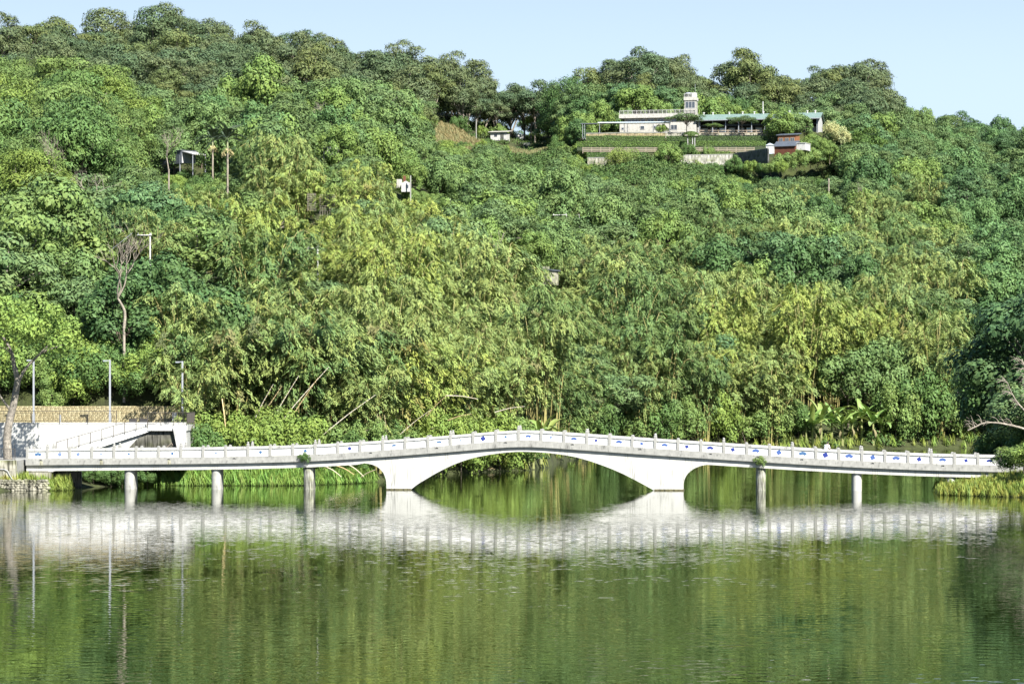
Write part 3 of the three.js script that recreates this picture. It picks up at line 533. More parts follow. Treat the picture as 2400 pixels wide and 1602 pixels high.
  for (let i = 0; i < 150; i++) { const d = sph(Ru); d.y = Math.abs(d.y); const q = 0.6 + 0.5 * Ru(); Lu.leaf(V(d.x * 1.5 * q, d.y * 1.15 * q, d.z * 1.5 * q), sph(Ru).multiplyScalar(0.8).add(d).normalize(), sph(Ru), 0.42, 0.2, tone(Ru, [0.065, 0.115, 0.034], 0.3)); }
  const mats = [], cols = [], o = new THREE.Object3D(), col = new THREE.Color();
  for (let i = 0; i < 9600; i++) {
    const at0 = i < 7000 ? [268, 900, -150, 2550] : i < 8800 ? [676, 718, 1340, 1990] : [700, 750, 1130, 1330], d = Math.sqrt(lerp(at0[0] ** 2, at0[1] ** 2, R())), px = lerp(at0[2], at0[3], R()), x = (px - 1200) / F * d, z = -d, y = groundAt(x, z);
    if (y < 0.5 || (px < 445 && d < 281)) continue;
    if ((px > 1185 && px < 1295 && d > 735 && d < 788) || (px > 1020 && px < 1130 && d > 735 && d < 800)) continue;
    if (px > 1400 && px < (d < 729 ? 1870 : 1960) && d > 712 && d < 770) continue;
    const s = 0.7 + 0.9 * R(); o.position.set(x, y - 0.1, z); o.rotation.set(0, R() * 6.28, 0); o.scale.set(s, s * (0.7 + 0.6 * R()), s); o.updateMatrix(); mats.push(o.matrix.clone()); const b = 0.75 + 0.5 * R(); cols.push([b * (0.9 + 0.25 * R()), b, b * 0.9]);
  }
  const im = new THREE.InstancedMesh(Lu.geo(), TINT.plain, mats.length); mats.forEach((m, i) => { im.setMatrixAt(i, m); im.setColorAt(i, col.setRGB(...cols[i])); });
  im.name = 'undergrowth'; scene.add(im); tag(im, 'low leafy undergrowth covering the floor of the wood', 'undergrowth', null, 'stuff');
}
console.log('forest', JSON.stringify(placedCount));
// ---------------------------------------------------------------- the terrace, stairs and landing at the bridge end
const U = (v, g) => v.clone().sub(g.position);
function prism(points, depth) { const s = new THREE.Shape(); points.forEach(([x, y], i) => (i ? s.lineTo(x, y) : s.moveTo(x, y))); return new THREE.ExtrudeGeometry(s, { depth, bevelEnabled: false }); }
const poly = (pts, d, ref) => pts.map(([px, py]) => { const v = at(px, py, d); return [v.x - ref.x, v.y - ref.y]; });
function railing(name, label, a, b, h, gap, group, postEvery = 1.9, bars = true) {
  const len = a.distanceTo(b), g = thing(name, label, 'railing', a, group), dir = b.clone().sub(a);
  part(g, 'top_rail', bar(V(0, h, 0), dir.clone().add(V(0, h, 0)), 0.028), M.rail);
  part(g, 'bottom_rail', bar(V(0, 0.12, 0), dir.clone().add(V(0, 0.12, 0)), 0.02), M.rail);
  const n = Math.max(1, Math.round(len / postEvery)), pg = bar(V(0, -0.05, 0), V(0, h, 0), 0.035), bg = bar(V(0, 0.12, 0), V(0, h, 0), 0.0095, 4);
  for (let i = 0; i <= n; i++) part(g, 'post', pg, M.rail, dir.clone().multiplyScalar(i / n));
  if (bars) { const m = Math.round(len / gap); for (let i = 1; i < m; i++) part(g, 'baluster', bg, M.rail, dir.clone().multiplyScalar(i / m)); }
  return g;
}
const T = 5.66;                                       // terrace level
{
  // landing on the bank
  const lx0 = -62, lx1 = -43.62;
  single('landing_path', box(lx1 - lx0, 1.75, 17), M.concrete, V((lx0 + lx1) / 2, 0.85, -258.2), 'concrete landing where the footbridge meets the bank', null, null, 'structure');
  const ab = thing('bridge_abutment', 'weathered concrete abutment under the stair end of the footbridge', 'abutment', V(-43.2, 0, -253));
  part(ab, 'retaining_wall', box(17, 1.85, 0.5, 0.8), M.oldWall, V(-8.9, 0, 3.6));
  part(ab, 'seat_block', box(2.2, 1.9, 2.0, -0.4), M.oldWall, V(0.95, 0, -0.6));
  part(ab, 'wing_wall', box(2.5, 2.0, 0.6, -0.5), M.slate, V(2.95, 0, -3.8));
  part(ab, 'drain_pipe', limbs([[[V(-2.4, 1.9, 3.95), V(-1.2, 1.8, 3.95), V(-0.9, 1.3, 3.95), V(-0.4, 0.75, 3.95), V(0.9, 0.65, 3.95)], 0.035, 0.035]]), M.steel);
  const g = thing('gabion_wall', 'low wall of stacked river stones at the waterline below the landing', 'stone wall', V(-45.5, 0, -248.6)), R = rng(41);
  const stones = [], dk = [];
  for (let r = 0; r < 5; r++) for (let i = 0; i < 44; i++) { const s = new THREE.IcosahedronGeometry(0.15 + R() * 0.06, 1); s.scale(1 + R() * 0.5, 0.72 + R() * 0.25, 0.9); s.rotateY(R() * 6); s.rotateZ((R() - 0.5) * 0.8); s.translate(-7 + i * 0.27 + R() * 0.12 + (r % 2) * 0.13, 0.02 + r * 0.2 + R() * 0.05, (R() - 0.5) * 0.16 - r * 0.06); (R() < 0.3 ? dk : stones).push(s); }
  const wrap = (gs) => mergeGeometries(gs.map((q) => { q.deleteAttribute('uv'); const p = q.attributes.position, uv = []; for (let i = 0; i < p.count; i++) uv.push(p.getX(i), p.getY(i) + p.getZ(i)); q.setAttribute('uv', new THREE.Float32BufferAttribute(uv, 2)); return q; }));
  part(g, 'stones', wrap(stones), M.rock).userData.kind = 'stuff'; part(g, 'dark_stones', wrap(dk), M.rockDark).userData.kind = 'stuff';
  part(g, 'core', box(11.6, 1.2, 1.6, -0.4), M.rockDark, V(-1.1, 0, -0.95));
  railing('landing_railing', 'dark steel bar railing on the landing beside the bridge end', V(-50.5, 2.6, -250.4), V(-43.9, 2.6, -250.4), 1.05, 0.13, null, 2.2);
  // terrace wall, pavement
  const w = thing('terrace_wall', 'tall smooth white retaining wall of the terrace behind the bridge', 'wall', V(-41, 0, -267));
  const a = at(-140, 993, 267).x + 41, b = at(437, 993, 267).x + 41;
  part(w, 'wall_face', box(b - a, T - 0.5, 0.4, 0.5), M.white, V((a + b) / 2, 0, -0.2));
  part(w, 'coping', bevelBox(b - a + 0.06, 0.16, 0.5, 0.02), M.white, V((a + b) / 2, T - 0.01, -0.22));
  single('terrace_pavement', box(b - a, 0.6, 6.4, T - 0.62), M.concrete, V((a + b) / 2 - 41, 0, -270.7), 'paved promenade on top of the white terrace wall', null, null, 'structure');
  // stairs
  const st = thing('terrace_stairs', 'white concrete stairs climbing from the bridge end to the terrace', 'stairs', V(-40, 0, -261)), S0 = V(-40, 0, -261);
  const foot = at(118, 1070, 261), head = at(348, 997.5, 261), n = 18, run = (head.x - foot.x) / n, rise = (T - 2.6) / n;
  const stepGeo = box(run * 1.002, 0.5, 3.4, 0);
  for (let i = 0; i < n; i++) part(st, 'step', stepGeo, M.white, V(foot.x + 40 + run * (i + 0.5), 2.6 + rise * (i + 1) - 0.5, -2.0));
  part(st, 'stringer', prism(poly([[112, 1082], [112, 1064], [345, 999], [352, 999], [352, 1010], [130, 1082]], 261, S0), 0.22), M.plaster, V(0, 0, -0.2));
  part(st, 'wall_below', prism(poly([[118, 1090], [118, 1083], [350, 1009], [437, 1009], [437, 1090]], 261, S0), 5.0), M.white, V(0, 0, -5.3));
  part(st, 'landing', box(at(439, 995, 261).x - at(345, 995, 261).x, 0.55, 6.2, T - 0.56), M.white, V(at(392, 995, 261).x + 40, 0, -3.0));
  const slate = part(st, 'stone_facing', prism(poly([[292, 1080], [300, 1050], [318, 1030], [350, 1006], [399, 1004], [412, 1026], [417, 1050], [420, 1080]], 261, S0), 0.06), M.slate, V(0, 0, -0.32));
  part(slate, 'vent_frame', merged([bar(V(0, 0, 0), V(0.45, 0.42, 0), 0.03, 4), bar(V(0.45, 0.42, 0), V(0.7, 0.05, 0), 0.03, 4)]), M.palewood, V(at(389, 1049, 261).x + 40, at(389, 1049, 261).y, 0.1));
  part(st, 'end_pillar', prism(poly([[405, 1002], [437, 1002], [434, 1060], [417, 1060]], 261, S0), 0.5), M.white, V(0, 0, -0.24));
  // railings
  const ra = at(-60, 993, 266.9), rb = at(272, 993, 266.9); ra.y = rb.y = T + 0.14;
  railing('terrace_railing', 'long dark steel railing along the top of the white terrace wall', ra, rb, 1.08, 0.14, null, 2.6);
  const sa = at(131, 1062, 260.9), sb = at(345, 1003, 260.9);
  railing('stair_handrail', 'dark handrail on thin posts climbing beside the white stairs', sa.add(V(0, 0.02, 0)), sb.add(V(0, 0.1, 0)), 1.0, 0.14, null, 1.12, false);
  const la = at(346, 993, 260.9), lb = at(437, 993, 260.9); la.y = lb.y = T;
  railing('stair_top_railing', 'short dark bar railing on the landing at the top of the stairs', la, lb, 1.12, 0.13, null, 1.2);
  const lc = lb.clone(), ld = lb.clone().add(V(0.05, 0, -6)); railing('landing_end_railing', 'short bar railing closing the end of the upper landing beside the bamboo', lc, ld, 1.12, 0.13, null, 1.5);
  // stone block wall behind the promenade
  const sw = thing('stone_block_wall', 'tan wall of stone blocks behind the promenade', 'wall', V(-41, T, -273.6));
  const R2 = rng(52), c0 = at(-140, 960, 273.6).x + 41, c1 = at(424, 960, 273.6).x + 41, blocks1 = [], blocks2 = [];
  for (let r = 0; r < 10; r++) { let x = c0 + (r % 2) * 0.2; while (x < c1) { const bw = 0.34 + R2() * 0.16, g0 = box(bw - 0.03, 0.15, 0.3).clone(); g0.translate(x + bw / 2, r * 0.165 + 0.01 + (r === 9 ? R2() * 0.03 : 0), R2() * 0.05); (R2() < 0.42 ? blocks2 : blocks1).push(g0); x += bw; } }
  part(sw, 'blocks', merged(blocks1), M.sandstone).userData.kind = 'stuff'; part(sw, 'pale_blocks', merged(blocks2), M.sandstonePale).userData.kind = 'stuff';
  part(sw, 'mortar_bed', box(c1 - c0, 1.64, 0.3, 0), M.sandstone, V((c0 + c1) / 2, 0, -0.09));
  // street lamps
  const lamp = (px, top, d, label) => {
    const b = at(px, 993, d); b.y = T; const g = thing('street_lamp', label, 'street lamp', b, 'lamps on the promenade'), h = EYE + (HY - top) / F * d - T;
    part(g, 'base_box', bevelBox(0.24, 0.95, 0.24, 0.02), M.steel); part(g, 'pole', bevelBox(0.17, h - 0.9, 0.17, 0.02), M.steel, V(0, 0.9, 0));
    const hd = part(g, 'lamp_arm', bevelBox(0.62, 0.09, 0.2, 0.02), M.steel, V(-0.36, h - 0.12, 0)); part(hd, 'lamp_glass', box(0.36, 0.03, 0.14), M.blueWhite, V(-0.1, -0.032, 0));
  };
  lamp(78, 842, 268.6, 'grey square street lamp beside the trunk of the big tree'); lamp(257, 843, 268.6, 'grey square street lamp standing alone in the middle of the promenade'); lamp(427, 846, 270, 'street lamp half hidden by bamboo at the end of the promenade');
  const bench = (px, label) => { const b = at(px, 993, 270.5); b.y = T; const g = thing('planter_box', label, 'planter', b, 'dark planters on the promenade'); part(g, 'box_body', bevelBox(0.72, 0.42, 0.42, 0.03), M.dark); part(g, 'rim', bevelBox(0.8, 0.07, 0.5, 0.02), M.rail, V(0, 0.42, 0)); part(g, 'soil', box(0.6, 0.04, 0.3), M.earth, V(0, 0.47, 0)); };
  bench(311, 'dark planter box against the tan wall nearest the middle lamp'); bench(336, 'dark planter box against the tan wall near the stair head'); bench(393, 'dark planter box beside the notice panel');
  { const b = at(409, 993, 269.5); b.y = T; const g = thing('notice_panel', 'grey upright notice panel at the promenade end', 'sign', b); part(g, 'panel', bevelBox(0.45, 0.85, 0.06, 0.01), M.steel, V(0, 0.25, 0)); part(g, 'leg', box(0.05, 0.3, 0.05), M.rail, V(-0.17, 0, 0)); part(g, 'leg', box(0.05, 0.3, 0.05), M.rail, V(0.17, 0, 0)); }
  { const b = at(140, 993, 269); b.y = T; const g = thing('bollard', 'short grey bollard on the promenade between the two lamps', 'bollard', b); part(g, 'post', bevelBox(0.16, 0.8, 0.16, 0.02), M.steel); part(g, 'cap', bevelBox(0.2, 0.06, 0.2, 0.02), M.steel, V(0, 0.8, 0)); }
}
// ---------------------------------------------------------------- houses, walls and poles on the hill
{
  const D = 740, k = D / F, bx = 1640, by = 318, org = at(bx, by, D);
  const X = (px) => (px - bx) * k / Math.cos(0.2), Y = (py) => (by - py) * k;
  const blk = (parent, name, m, x0, y0, x1, y1, z, depth, label) => part(parent, name, box(X(x1) - X(x0), Y(y0) - Y(y1), depth), m, V((X(x0) + X(x1)) / 2, Y(y1), z - depth / 2), label);
  const win = (parent, x0, y0, x1, y1, z, panes = 2) => { const w = X(x1) - X(x0), h = Y(y0) - Y(y1), f = part(parent, 'window', merged([box(w, 0.09, 0.12).clone().translate(0, h - 0.09, 0), box(w, 0.09, 0.12), ...Array.from({ length: panes + 1 }, (_, i) => box(0.08, h - 0.18, 0.12).clone().translate(-w / 2 + 0.04 + i * (w - 0.08) / panes, 0.09, 0))]), M.white, V((X(x0) + X(x1)) / 2, Y(y1), z + 0.02)); part(f, 'pane', box(w - 0.1, h - 0.1, 0.05, 0.05), M.glass); return f; };
  const rail = (parent, x0, x1, y0, y1, z) => { const w = X(x1) - X(x0), h = Y(y0) - Y(y1), n = Math.round(w / 1.1), g = [box(w, 0.08, 0.08).clone().translate(0, h - 0.08, 0), box(w, 0.05, 0.05).clone().translate(0, 0.1, 0)]; for (let i = 0; i <= n; i++) g.push(box(0.09, h - 0.08, 0.09).clone().translate(-w / 2 + i * w / n, 0, 0)); for (let i = 0; i <= n * 5; i++) g.push(box(0.025, h - 0.1, 0.025).clone().translate(-w / 2 + i * w / n / 5, 0, 0)); part(parent, 'roof_railing', merged(g), M.white, V((X(x0) + X(x1)) / 2, Y(y1), z)); };
  // house with the tower
  const hs = thing('tower_house', 'beige flat-roofed house with a square lookout tower on the hill', 'house', org.clone(), null, -0.2);
  blk(hs, 'lower_wall', M.beigePale, 1456, 286, 1634, 318, 1.4, 9); blk(hs, 'upper_wall', M.beige, 1466, 275, 1634, 286, 0.6, 7.6); blk(hs, 'roof_slab', M.beigePale, 1455, 266.5, 1636, 275, 1.9, 9.6); blk(hs, 'roof_top', M.beige, 1457, 264.8, 1606, 266.4, 1.4, 8.6);
  rail(hs, 1456, 1606, 257, 266.5, 1.75);
  for (const [a, b, n] of [[1473, 1500, 3], [1504, 1514, 1], [1520, 1535, 2], [1543, 1557, 2], [1576, 1587, 1]]) win(hs, a, 277, b, 284.5, 0.62, n);
  win(hs, 1460, 296, 1466, 302, 1.42, 1); win(hs, 1504, 293, 1514, 302, 1.42, 1); win(hs, 1535, 293, 1545, 302, 1.42, 2); win(hs, 1575, 292, 1590, 304, 1.42, 2);
  blk(hs, 'tower_shaft', M.beige, 1607, 236, 1634, 266.3, 2.0, 3.2); blk(hs, 'tower_band', M.beigePale, 1606, 229, 1635.5, 236.3, 2.25, 3.7); blk(hs, 'tower_roof_block', M.white, 1621, 217, 1633, 229, 0.6, 1.8);
  { const f = win(hs, 1609.5, 239, 1632, 255, 2.02, 3); f.name = 'tower_window'; }
  rail(hs, 1607, 1634.5, 220, 229, 2.1); rail(hs, 1607, 1634.5, 256, 266, 2.4);
  { const t = part(hs, 'water_tank', new THREE.CylinderGeometry(0.95, 0.95, 0.7, 20), M.darkWall, V(X(1615.5), Y(224), 0.9)); part(t, 'tank_lid', new THREE.SphereGeometry(0.95, 18, 8, 0, 6.3, 0, 1.4).scale(1, 0.5, 1), M.steel, V(0, 0.35, 0)); part(hs, 'antenna', bar(V(0, 0, 0), V(0, 2.3, 0), 0.04), M.steel, V(X(1630), Y(217), 0.2)); }
  // long hall under a green metal roof
  const hl = thing('dining_hall', 'long open hall under a pale green metal roof', 'building', org.clone(), null, -0.2);
  const x0 = X(1637), x1 = X(1914), eave = Y(281), floor = Y(316.5), zf = 1.0, zb = -9.0;
  const profile = [[zf + 0.9, eave - 0.12], [(zf + zb) / 2, eave + 1.75], [zb - 0.9, eave - 0.12], [zb - 0.9, eave - 0.3], [(zf + zb) / 2, eave + 1.55], [zf + 0.9, eave - 0.3]];
  const roof = prism(profile, x1 - x0 + 1.2); roof.rotateY(-Math.PI / 2); roof.translate(x1 + 0.6, 0, 0);   // extruded along the hall
  const rf = part(hl, 'roof', roof, M.greenRoof);
  { const slope = Math.atan2(1.87, 5.9); const seam = box(0.06, 0.05, 6.1).clone().rotateX(slope); const seams = []; for (let x = x0 - 0.4; x < x1 + 0.5; x += 1.15) seams.push(seam.clone().translate(x, eave + 0.83, (zf + 0.9 + (zf + zb) / 2) / 2)); part(rf, 'roof_seams', merged(seams), M.greenRoof); part(rf, 'gutter', box(x1 - x0 + 1.2, 0.16, 0.16), M.steel, V((x0 + x1) / 2, eave - 0.38, zf + 1.0)); }
  for (const px of [1645, 1666, 1704, 1735, 1762, 1783, 1822, 1843, 1884, 1902]) { const v = part(rf, 'roof_vent', new THREE.CylinderGeometry(0.2, 0.2, 0.55, 12), M.white, V(X(px), eave + 1.9, (zf + zb) / 2)); part(v, 'vent_cap', new THREE.CylinderGeometry(0.3, 0.33, 0.16, 12), M.white, V(0, 0.33, 0)); }
  part(rf, 'flue_pipe', bar(V(0, 0, 0), V(0, 3.0, 0), 0.13, 8), M.white, V(X(1783), eave + 1.8, -3.0));
  for (const s of [0, 1]) part(hl, 'gable_wall', (() => { const g = prism([[zf - 0.2, floor], [zb, floor], [zb, eave - 0.35], [(zf + zb) / 2, eave + 1.5], [zf - 0.2, eave - 0.35]], 0.25); g.rotateY(-Math.PI / 2); return g; })(), M.white, V(s ? x1 + 0.1 : x0 + 0.2, 0, 0));
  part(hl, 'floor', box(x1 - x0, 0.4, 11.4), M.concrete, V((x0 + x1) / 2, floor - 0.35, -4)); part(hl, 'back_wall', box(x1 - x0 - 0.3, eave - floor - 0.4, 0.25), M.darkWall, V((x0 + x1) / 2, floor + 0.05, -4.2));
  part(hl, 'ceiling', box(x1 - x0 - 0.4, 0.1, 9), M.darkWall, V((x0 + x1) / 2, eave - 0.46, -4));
  for (let i = 0; i <= 9; i++) part(hl, 'column', box(0.18, eave - floor - 0.35, 0.18), M.steel, V(lerp(x0 + 0.5, x1 - 0.4, i / 9), floor + 0.05, zf - 0.1));
  for (let i = 0; i < 13; i++) { const w = 1.7, dv = part(hl, i % 3 ? 'glass_door' : 'white_door', box(w, 1.75, 0.1), i % 3 === 1 ? M.glass : i % 3 ? M.blueWhite : M.white, V(lerp(x0 + 1.5, x1 - 1.6, i / 12), floor + 0.05, -1.4)); part(dv, 'door_frame', merged([box(0.09, 1.85, 0.14).clone().translate(-w / 2, 0, 0), box(0.09, 1.85, 0.14).clone().translate(w / 2, 0, 0), box(w, 0.09, 0.14).clone().translate(0, 1.76, 0)]), M.palewood); }
  part(hl, 'lintel', box(x1 - x0 - 1, 0.35, 0.2), M.greyRoof, V((x0 + x1) / 2, floor + 2.4, -1.4));
  // pergola in front of the house
  const pg = thing('metal_pergola', 'flat metal pergola roof on thin posts before the house', 'pergola', at(1468, 320, 734), null, -0.1), PK = 734 / F;
  const pxx = (p) => (p - 1468) * PK; part(pg, 'canopy_sheet', box(pxx(1572) - pxx(1402), 0.22, 3.2), M.blueWhite, V((pxx(1572) + pxx(1402)) / 2, 3.45, 0)); part(pg, 'dark_canopy_sheet', box(pxx(1400) - pxx(1362), 0.2, 3.0), M.greyRoof, V((pxx(1400) + pxx(1362)) / 2, 3.25, 0));
  for (const p of [1366, 1371, 1406, 1463, 1470, 1531, 1570]) { part(pg, 'post', bar(V(0, -0.5, 0), V(0, 3.4, 0), 0.06, 6), M.steel, V(pxx(p), 0, 1.4)); part(pg, 'post', bar(V(0, -0.5, 0), V(0, 3.4, 0), 0.06, 6), M.steel, V(pxx(p), 0, -1.4)); }
}
// walls and fences of the terraces below the house
function wallRun(name, label, m, px0, y0a, y1a, px1, y0b, y1b, da, db, th = 0.4, cat = 'wall') {
  const a = at(px0, y1a, da), b = at(px1, y1b, db), ta = at(px0, y0a, da).y - a.y, tb = at(px1, y0b, db).y - a.y, low = b.y - a.y, len = Math.hypot(b.x - a.x, b.z - a.z);
  const g = thing(name, label, cat, a, null, Math.atan2(-(b.z - a.z), b.x - a.x)); part(g, 'wall_face', prism([[0, -1.5], [len, low - 1.5], [len, tb], [0, ta]], th), m, V(0, 0, -th)); part(g, 'coping', prism([[0, ta + 0.004], [len, tb + 0.004], [len, tb + 0.16], [0, ta + 0.16]], th + 0.12), M.concrete, V(0, 0, -th - 0.06)); return g;
}
wallRun('retaining_wall', 'beige retaining wall behind the round yellow-green bush', M.oldWall, 1377, 370, 393, 1510, 370, 393, 716, 714);
wallRun('retaining_wall', 'weathered wall between the two yellow panels', M.darkWall, 1518, 372, 414, 1541, 372, 414, 712.5, 712.5);
wallRun('retaining_wall', 'pale retaining wall under the lawn beside the yellow panels', M.stainedPier, 1596, 364, 384, 1719, 362, 378, 713, 714);
wallRun('retaining_wall', 'dark shaded concrete wall running down to the white shed', M.darkWall, 1719, 361, 382, 1800, 348, 380, 714, 698);
wallRun('low_terrace_wall', 'low reddish terrace wall with pots in front of the house', M.sandstone, 1374, 313, 319, 1566, 311, 318, 732, 731, 0.5);
wallRun('bench_terrace_wall', 'low dark wall at the foot of the hall veranda', M.oldWall, 1560, 312, 319, 1800, 311, 319, 731, 731, 0.5);
for (const [a, b, lab] of [[1507, 1518, 'tall yellow metal panel beside the round bush'], [1539, 1548, 'yellow metal panel half behind the bushy tree']]) {
  const p = at((a + b) / 2, 417, 711.8), w = (b - a) * 711.8 / F, g = thing('yellow_panel', lab, 'panel', p, null); part(g, 'panel_sheet', bevelBox(w, 4.2, 0.12, 0.02), M.yellow); part(g, 'frame_post', box(0.1, 4.3, 0.16), M.steel, V(-w / 2, 0, -0.02)); part(g, 'frame_post', box(0.1, 4.3, 0.16), M.steel, V(w / 2, 0, -0.02));
}
function fence(label, px0, px1, yb, ht, d, rails, m = M.palewood) {
  const a = at(px0, yb, d), b = at(px1, yb, d), g = thing('rail_fence', label, 'fence', a), len = b.x - a.x, n = Math.round(len / 2.3), pgm = box(0.16, ht + 0.35, 0.16), rg = box(len / n, 0.17, 0.07);
  for (let i = 0; i <= n; i++) part(g, 'post', pgm, m, V(i * len / n, -0.2, 0));
  for (let i = 0; i < n; i++) for (let r = 0; r < rails; r++) part(g, 'rail', rg, m, V((i + 0.5) * len / n, ht * (0.25 + 0.7 * r / (rails - 1)) - 0.08, 0.12));
}
fence('pale wooden rail fence across the terrace below the hedges', 1366, 1768, 357, 1.15, 722, 3);
fence('low white rail fence above the dry grass slope by the hut', 1203, 1242, 342, 0.9, SP.grassTop, 3, M.white);
fence('rail fence on the veranda edge in front of the hall', 1640, 1795, 312.5, 0.8, 730, 2, M.palewood);
// hedges
function hedge(label, px0, px1, y0, y1, d, col) {
  const a = at((px0 + px1) / 2, y1, d), len = (px1 - px0) * d / F, h = (y1 - y0) * d / F, R = rng(px0 * 7 + Math.round(y0)), L = new Leaves(), n = Math.round(len * (h + 1) * 60);
  for (let i = 0; i < n; i++) { const t = R() < 0.62 ? 0 : 1, x = (R() - 0.5) * len, nn = t ? V(0, 1, 0) : V(0, 0, 1); L.leaf(t ? V(x, h + (R() - 0.5) * 0.18, (R() - 0.5) * 1.1) : V(x, R() * h, 0.55 + (R() - 0.5) * 0.18), nn.add(sph(R).multiplyScalar(0.8)).normalize(), sph(R), 0.26, 0.15, tone(R, col, 0.3)); }
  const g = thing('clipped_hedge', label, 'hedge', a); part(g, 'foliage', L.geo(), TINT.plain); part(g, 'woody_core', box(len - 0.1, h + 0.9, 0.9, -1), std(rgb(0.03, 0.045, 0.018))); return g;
}
hedge('upper clipped hedge below the house wall', 1374, 1560, 319, 332, 729.5, [0.1, 0.165, 0.045]); hedge('dark clipped hedge below the hall veranda', 1562, 1800, 319, 333, 729, [0.075, 0.13, 0.04]);
hedge('long lower clipped hedge just above the rail fence', 1352, 1612, 332, 344, 725.5, [0.115, 0.19, 0.045]); hedge('short lower hedge below the vine-topped gazebo', 1628, 1796, 331, 342, 725, [0.115, 0.19, 0.045]);
hedge('bottom hedge row above the beige retaining wall', 1376, 1520, 358, 369, 719, [0.09, 0.16, 0.045]); hedge('thin hedge under the fence near the pale wall', 1600, 1712, 355, 363, 718, [0.13, 0.2, 0.05]);
{ // gazebo
  const D = 724, b = at(1620, 342, D), g = thing('vine_gazebo', 'small gazebo with a vine-covered flat roof on pale posts', 'gazebo', b), R = rng(91), L = new Leaves();
  for (const [x, z] of [[-0.9, 1], [0.9, 1], [-0.9, -1], [0.9, -1], [0.3, 1]]) part(g, 'post', box(0.14, 2.7, 0.14, -0.2), M.white, V(x, 0, z));
  part(g, 'roof_slab', box(3.4, 0.25, 3), M.oldWall, V(0, 2.5, 0)); for (let i = 0; i < 1500; i++) { const d = sph(R); d.y = Math.abs(d.y); L.leaf(V(d.x * 2.1, 2.45 + d.y * 1.3, d.z * 1.7), d.clone().addScaledVector(sph(R), 0.8).normalize(), sph(R), 0.32, 0.18, tone(R, [0.08, 0.13, 0.035], 0.25)); } part(g, 'vines', L.geo(), TINT.plain);
}
{ // wooden cabin and its shed
  const D = 706, k = D / F, b = at(1840, 355, D), g = thing('wooden_cabin', 'two-level red-brown wooden cabin with grey roofs', 'cabin', b, null, -0.42), m = (p) => (p - 1840) * k;
  part(g, 'upper_wall', box(4.6, 2.9, 3.4, 1.2), M.orangeWood, V(0.3, 0, -2.2)); { const r = part(g, 'upper_roof', prism([[-2.0, 0], [2.0, 0.55], [2.0, 0.73], [-2.0, 0.18]], 5.4).rotateY(Math.PI / 2), M.greyRoof, V(-2.4, 4.1, -2.2)); void r; }
  for (const x of [-1.5, 0.1, 1.5]) { const w = part(g, 'window', merged([box(1.1, 0.08, 0.1), box(1.1, 0.08, 0.1).clone().translate(0, 0.9, 0), box(0.08, 0.98, 0.1).clone().translate(-0.51, 0, 0), box(0.08, 0.98, 0.1).clone().translate(0.51, 0, 0), box(0.06, 0.9, 0.1).clone().translate(0, 0, 0)]), M.palewood, V(x + 0.3, 2.5, -0.46)); part(w, 'pane', box(1.0, 0.9, 0.04, 0.05), M.glass); }
  part(g, 'lower_wall', (() => { const q = prism([[-2.6, -1.5], [2.6, -1.5], [2.6, 1.1], [0, 2.3], [-2.6, 1.1]], 5.4); q.rotateY(Math.PI / 2); return q; })(), M.redWood, V(-1.6, 0, 0.9));
  for (const s of [-1, 1]) part(g, 'lower_roof', (() => { const q = prism([[0, 2.34], [s * 3.0, 0.93], [s * 3.0, 1.07], [0, 2.5]], 6.0); q.rotateY(Math.PI / 2); return q; })(), M.greyRoof, V(-1.9, 0, 0.9));
  part(g, 'white_annex', box(2.3, 1.7, 4.0, 0), M.white, V(5.0, 0, 0.5)); part(g, 'annex_roof', box(2.5, 0.12, 4.3), M.white, V(5.0, 1.71, 0.5));
  for (let i = 0; i < 5; i++) part(g, 'stilt', box(0.14, 2.2, 0.14, -2.6), M.redWood, V(-1.4 + i * 1.2, 0, 3.2)); for (let i = 0; i < 9; i++) part(g, 'plank', box(5.5, 0.1, 0.03), M.redWood, V(1.1, -1.3 + i * 0.27, 3.52));
  const s = thing('white_shed', 'small pale shed beside the wooden cabin', 'shed', at(1807, 361, 704), null, -0.3); part(s, 'wall', box(2.0, 2.1, 2), M.white); part(s, 'roof', prism([[-1.15, 2.0], [1.15, 2.0], [0, 2.55]], 2.3), M.blueWhite, V(0, 0.12, -1.15)); part(s, 'door', box(0.8, 1.7, 0.08), M.blueWhite, V(0.2, 0, 1.02));
  const st = thing('white_steps', 'short white metal steps below the shed', 'steps', at(1793, 372, 703)); for (let i = 0; i < 5; i++) part(st, 'step', box(0.9, 0.06, 0.3), M.white, V(0.1 * i, 0.25 * i, -0.3 * i)); part(st, 'rail', bar(V(-0.4, 0, 0.2), V(0.1, 1.9, -1.2), 0.04), M.white); part(st, 'rail', bar(V(0.5, 0, 0.2), V(0.95, 1.9, -1.2), 0.04), M.white);
}
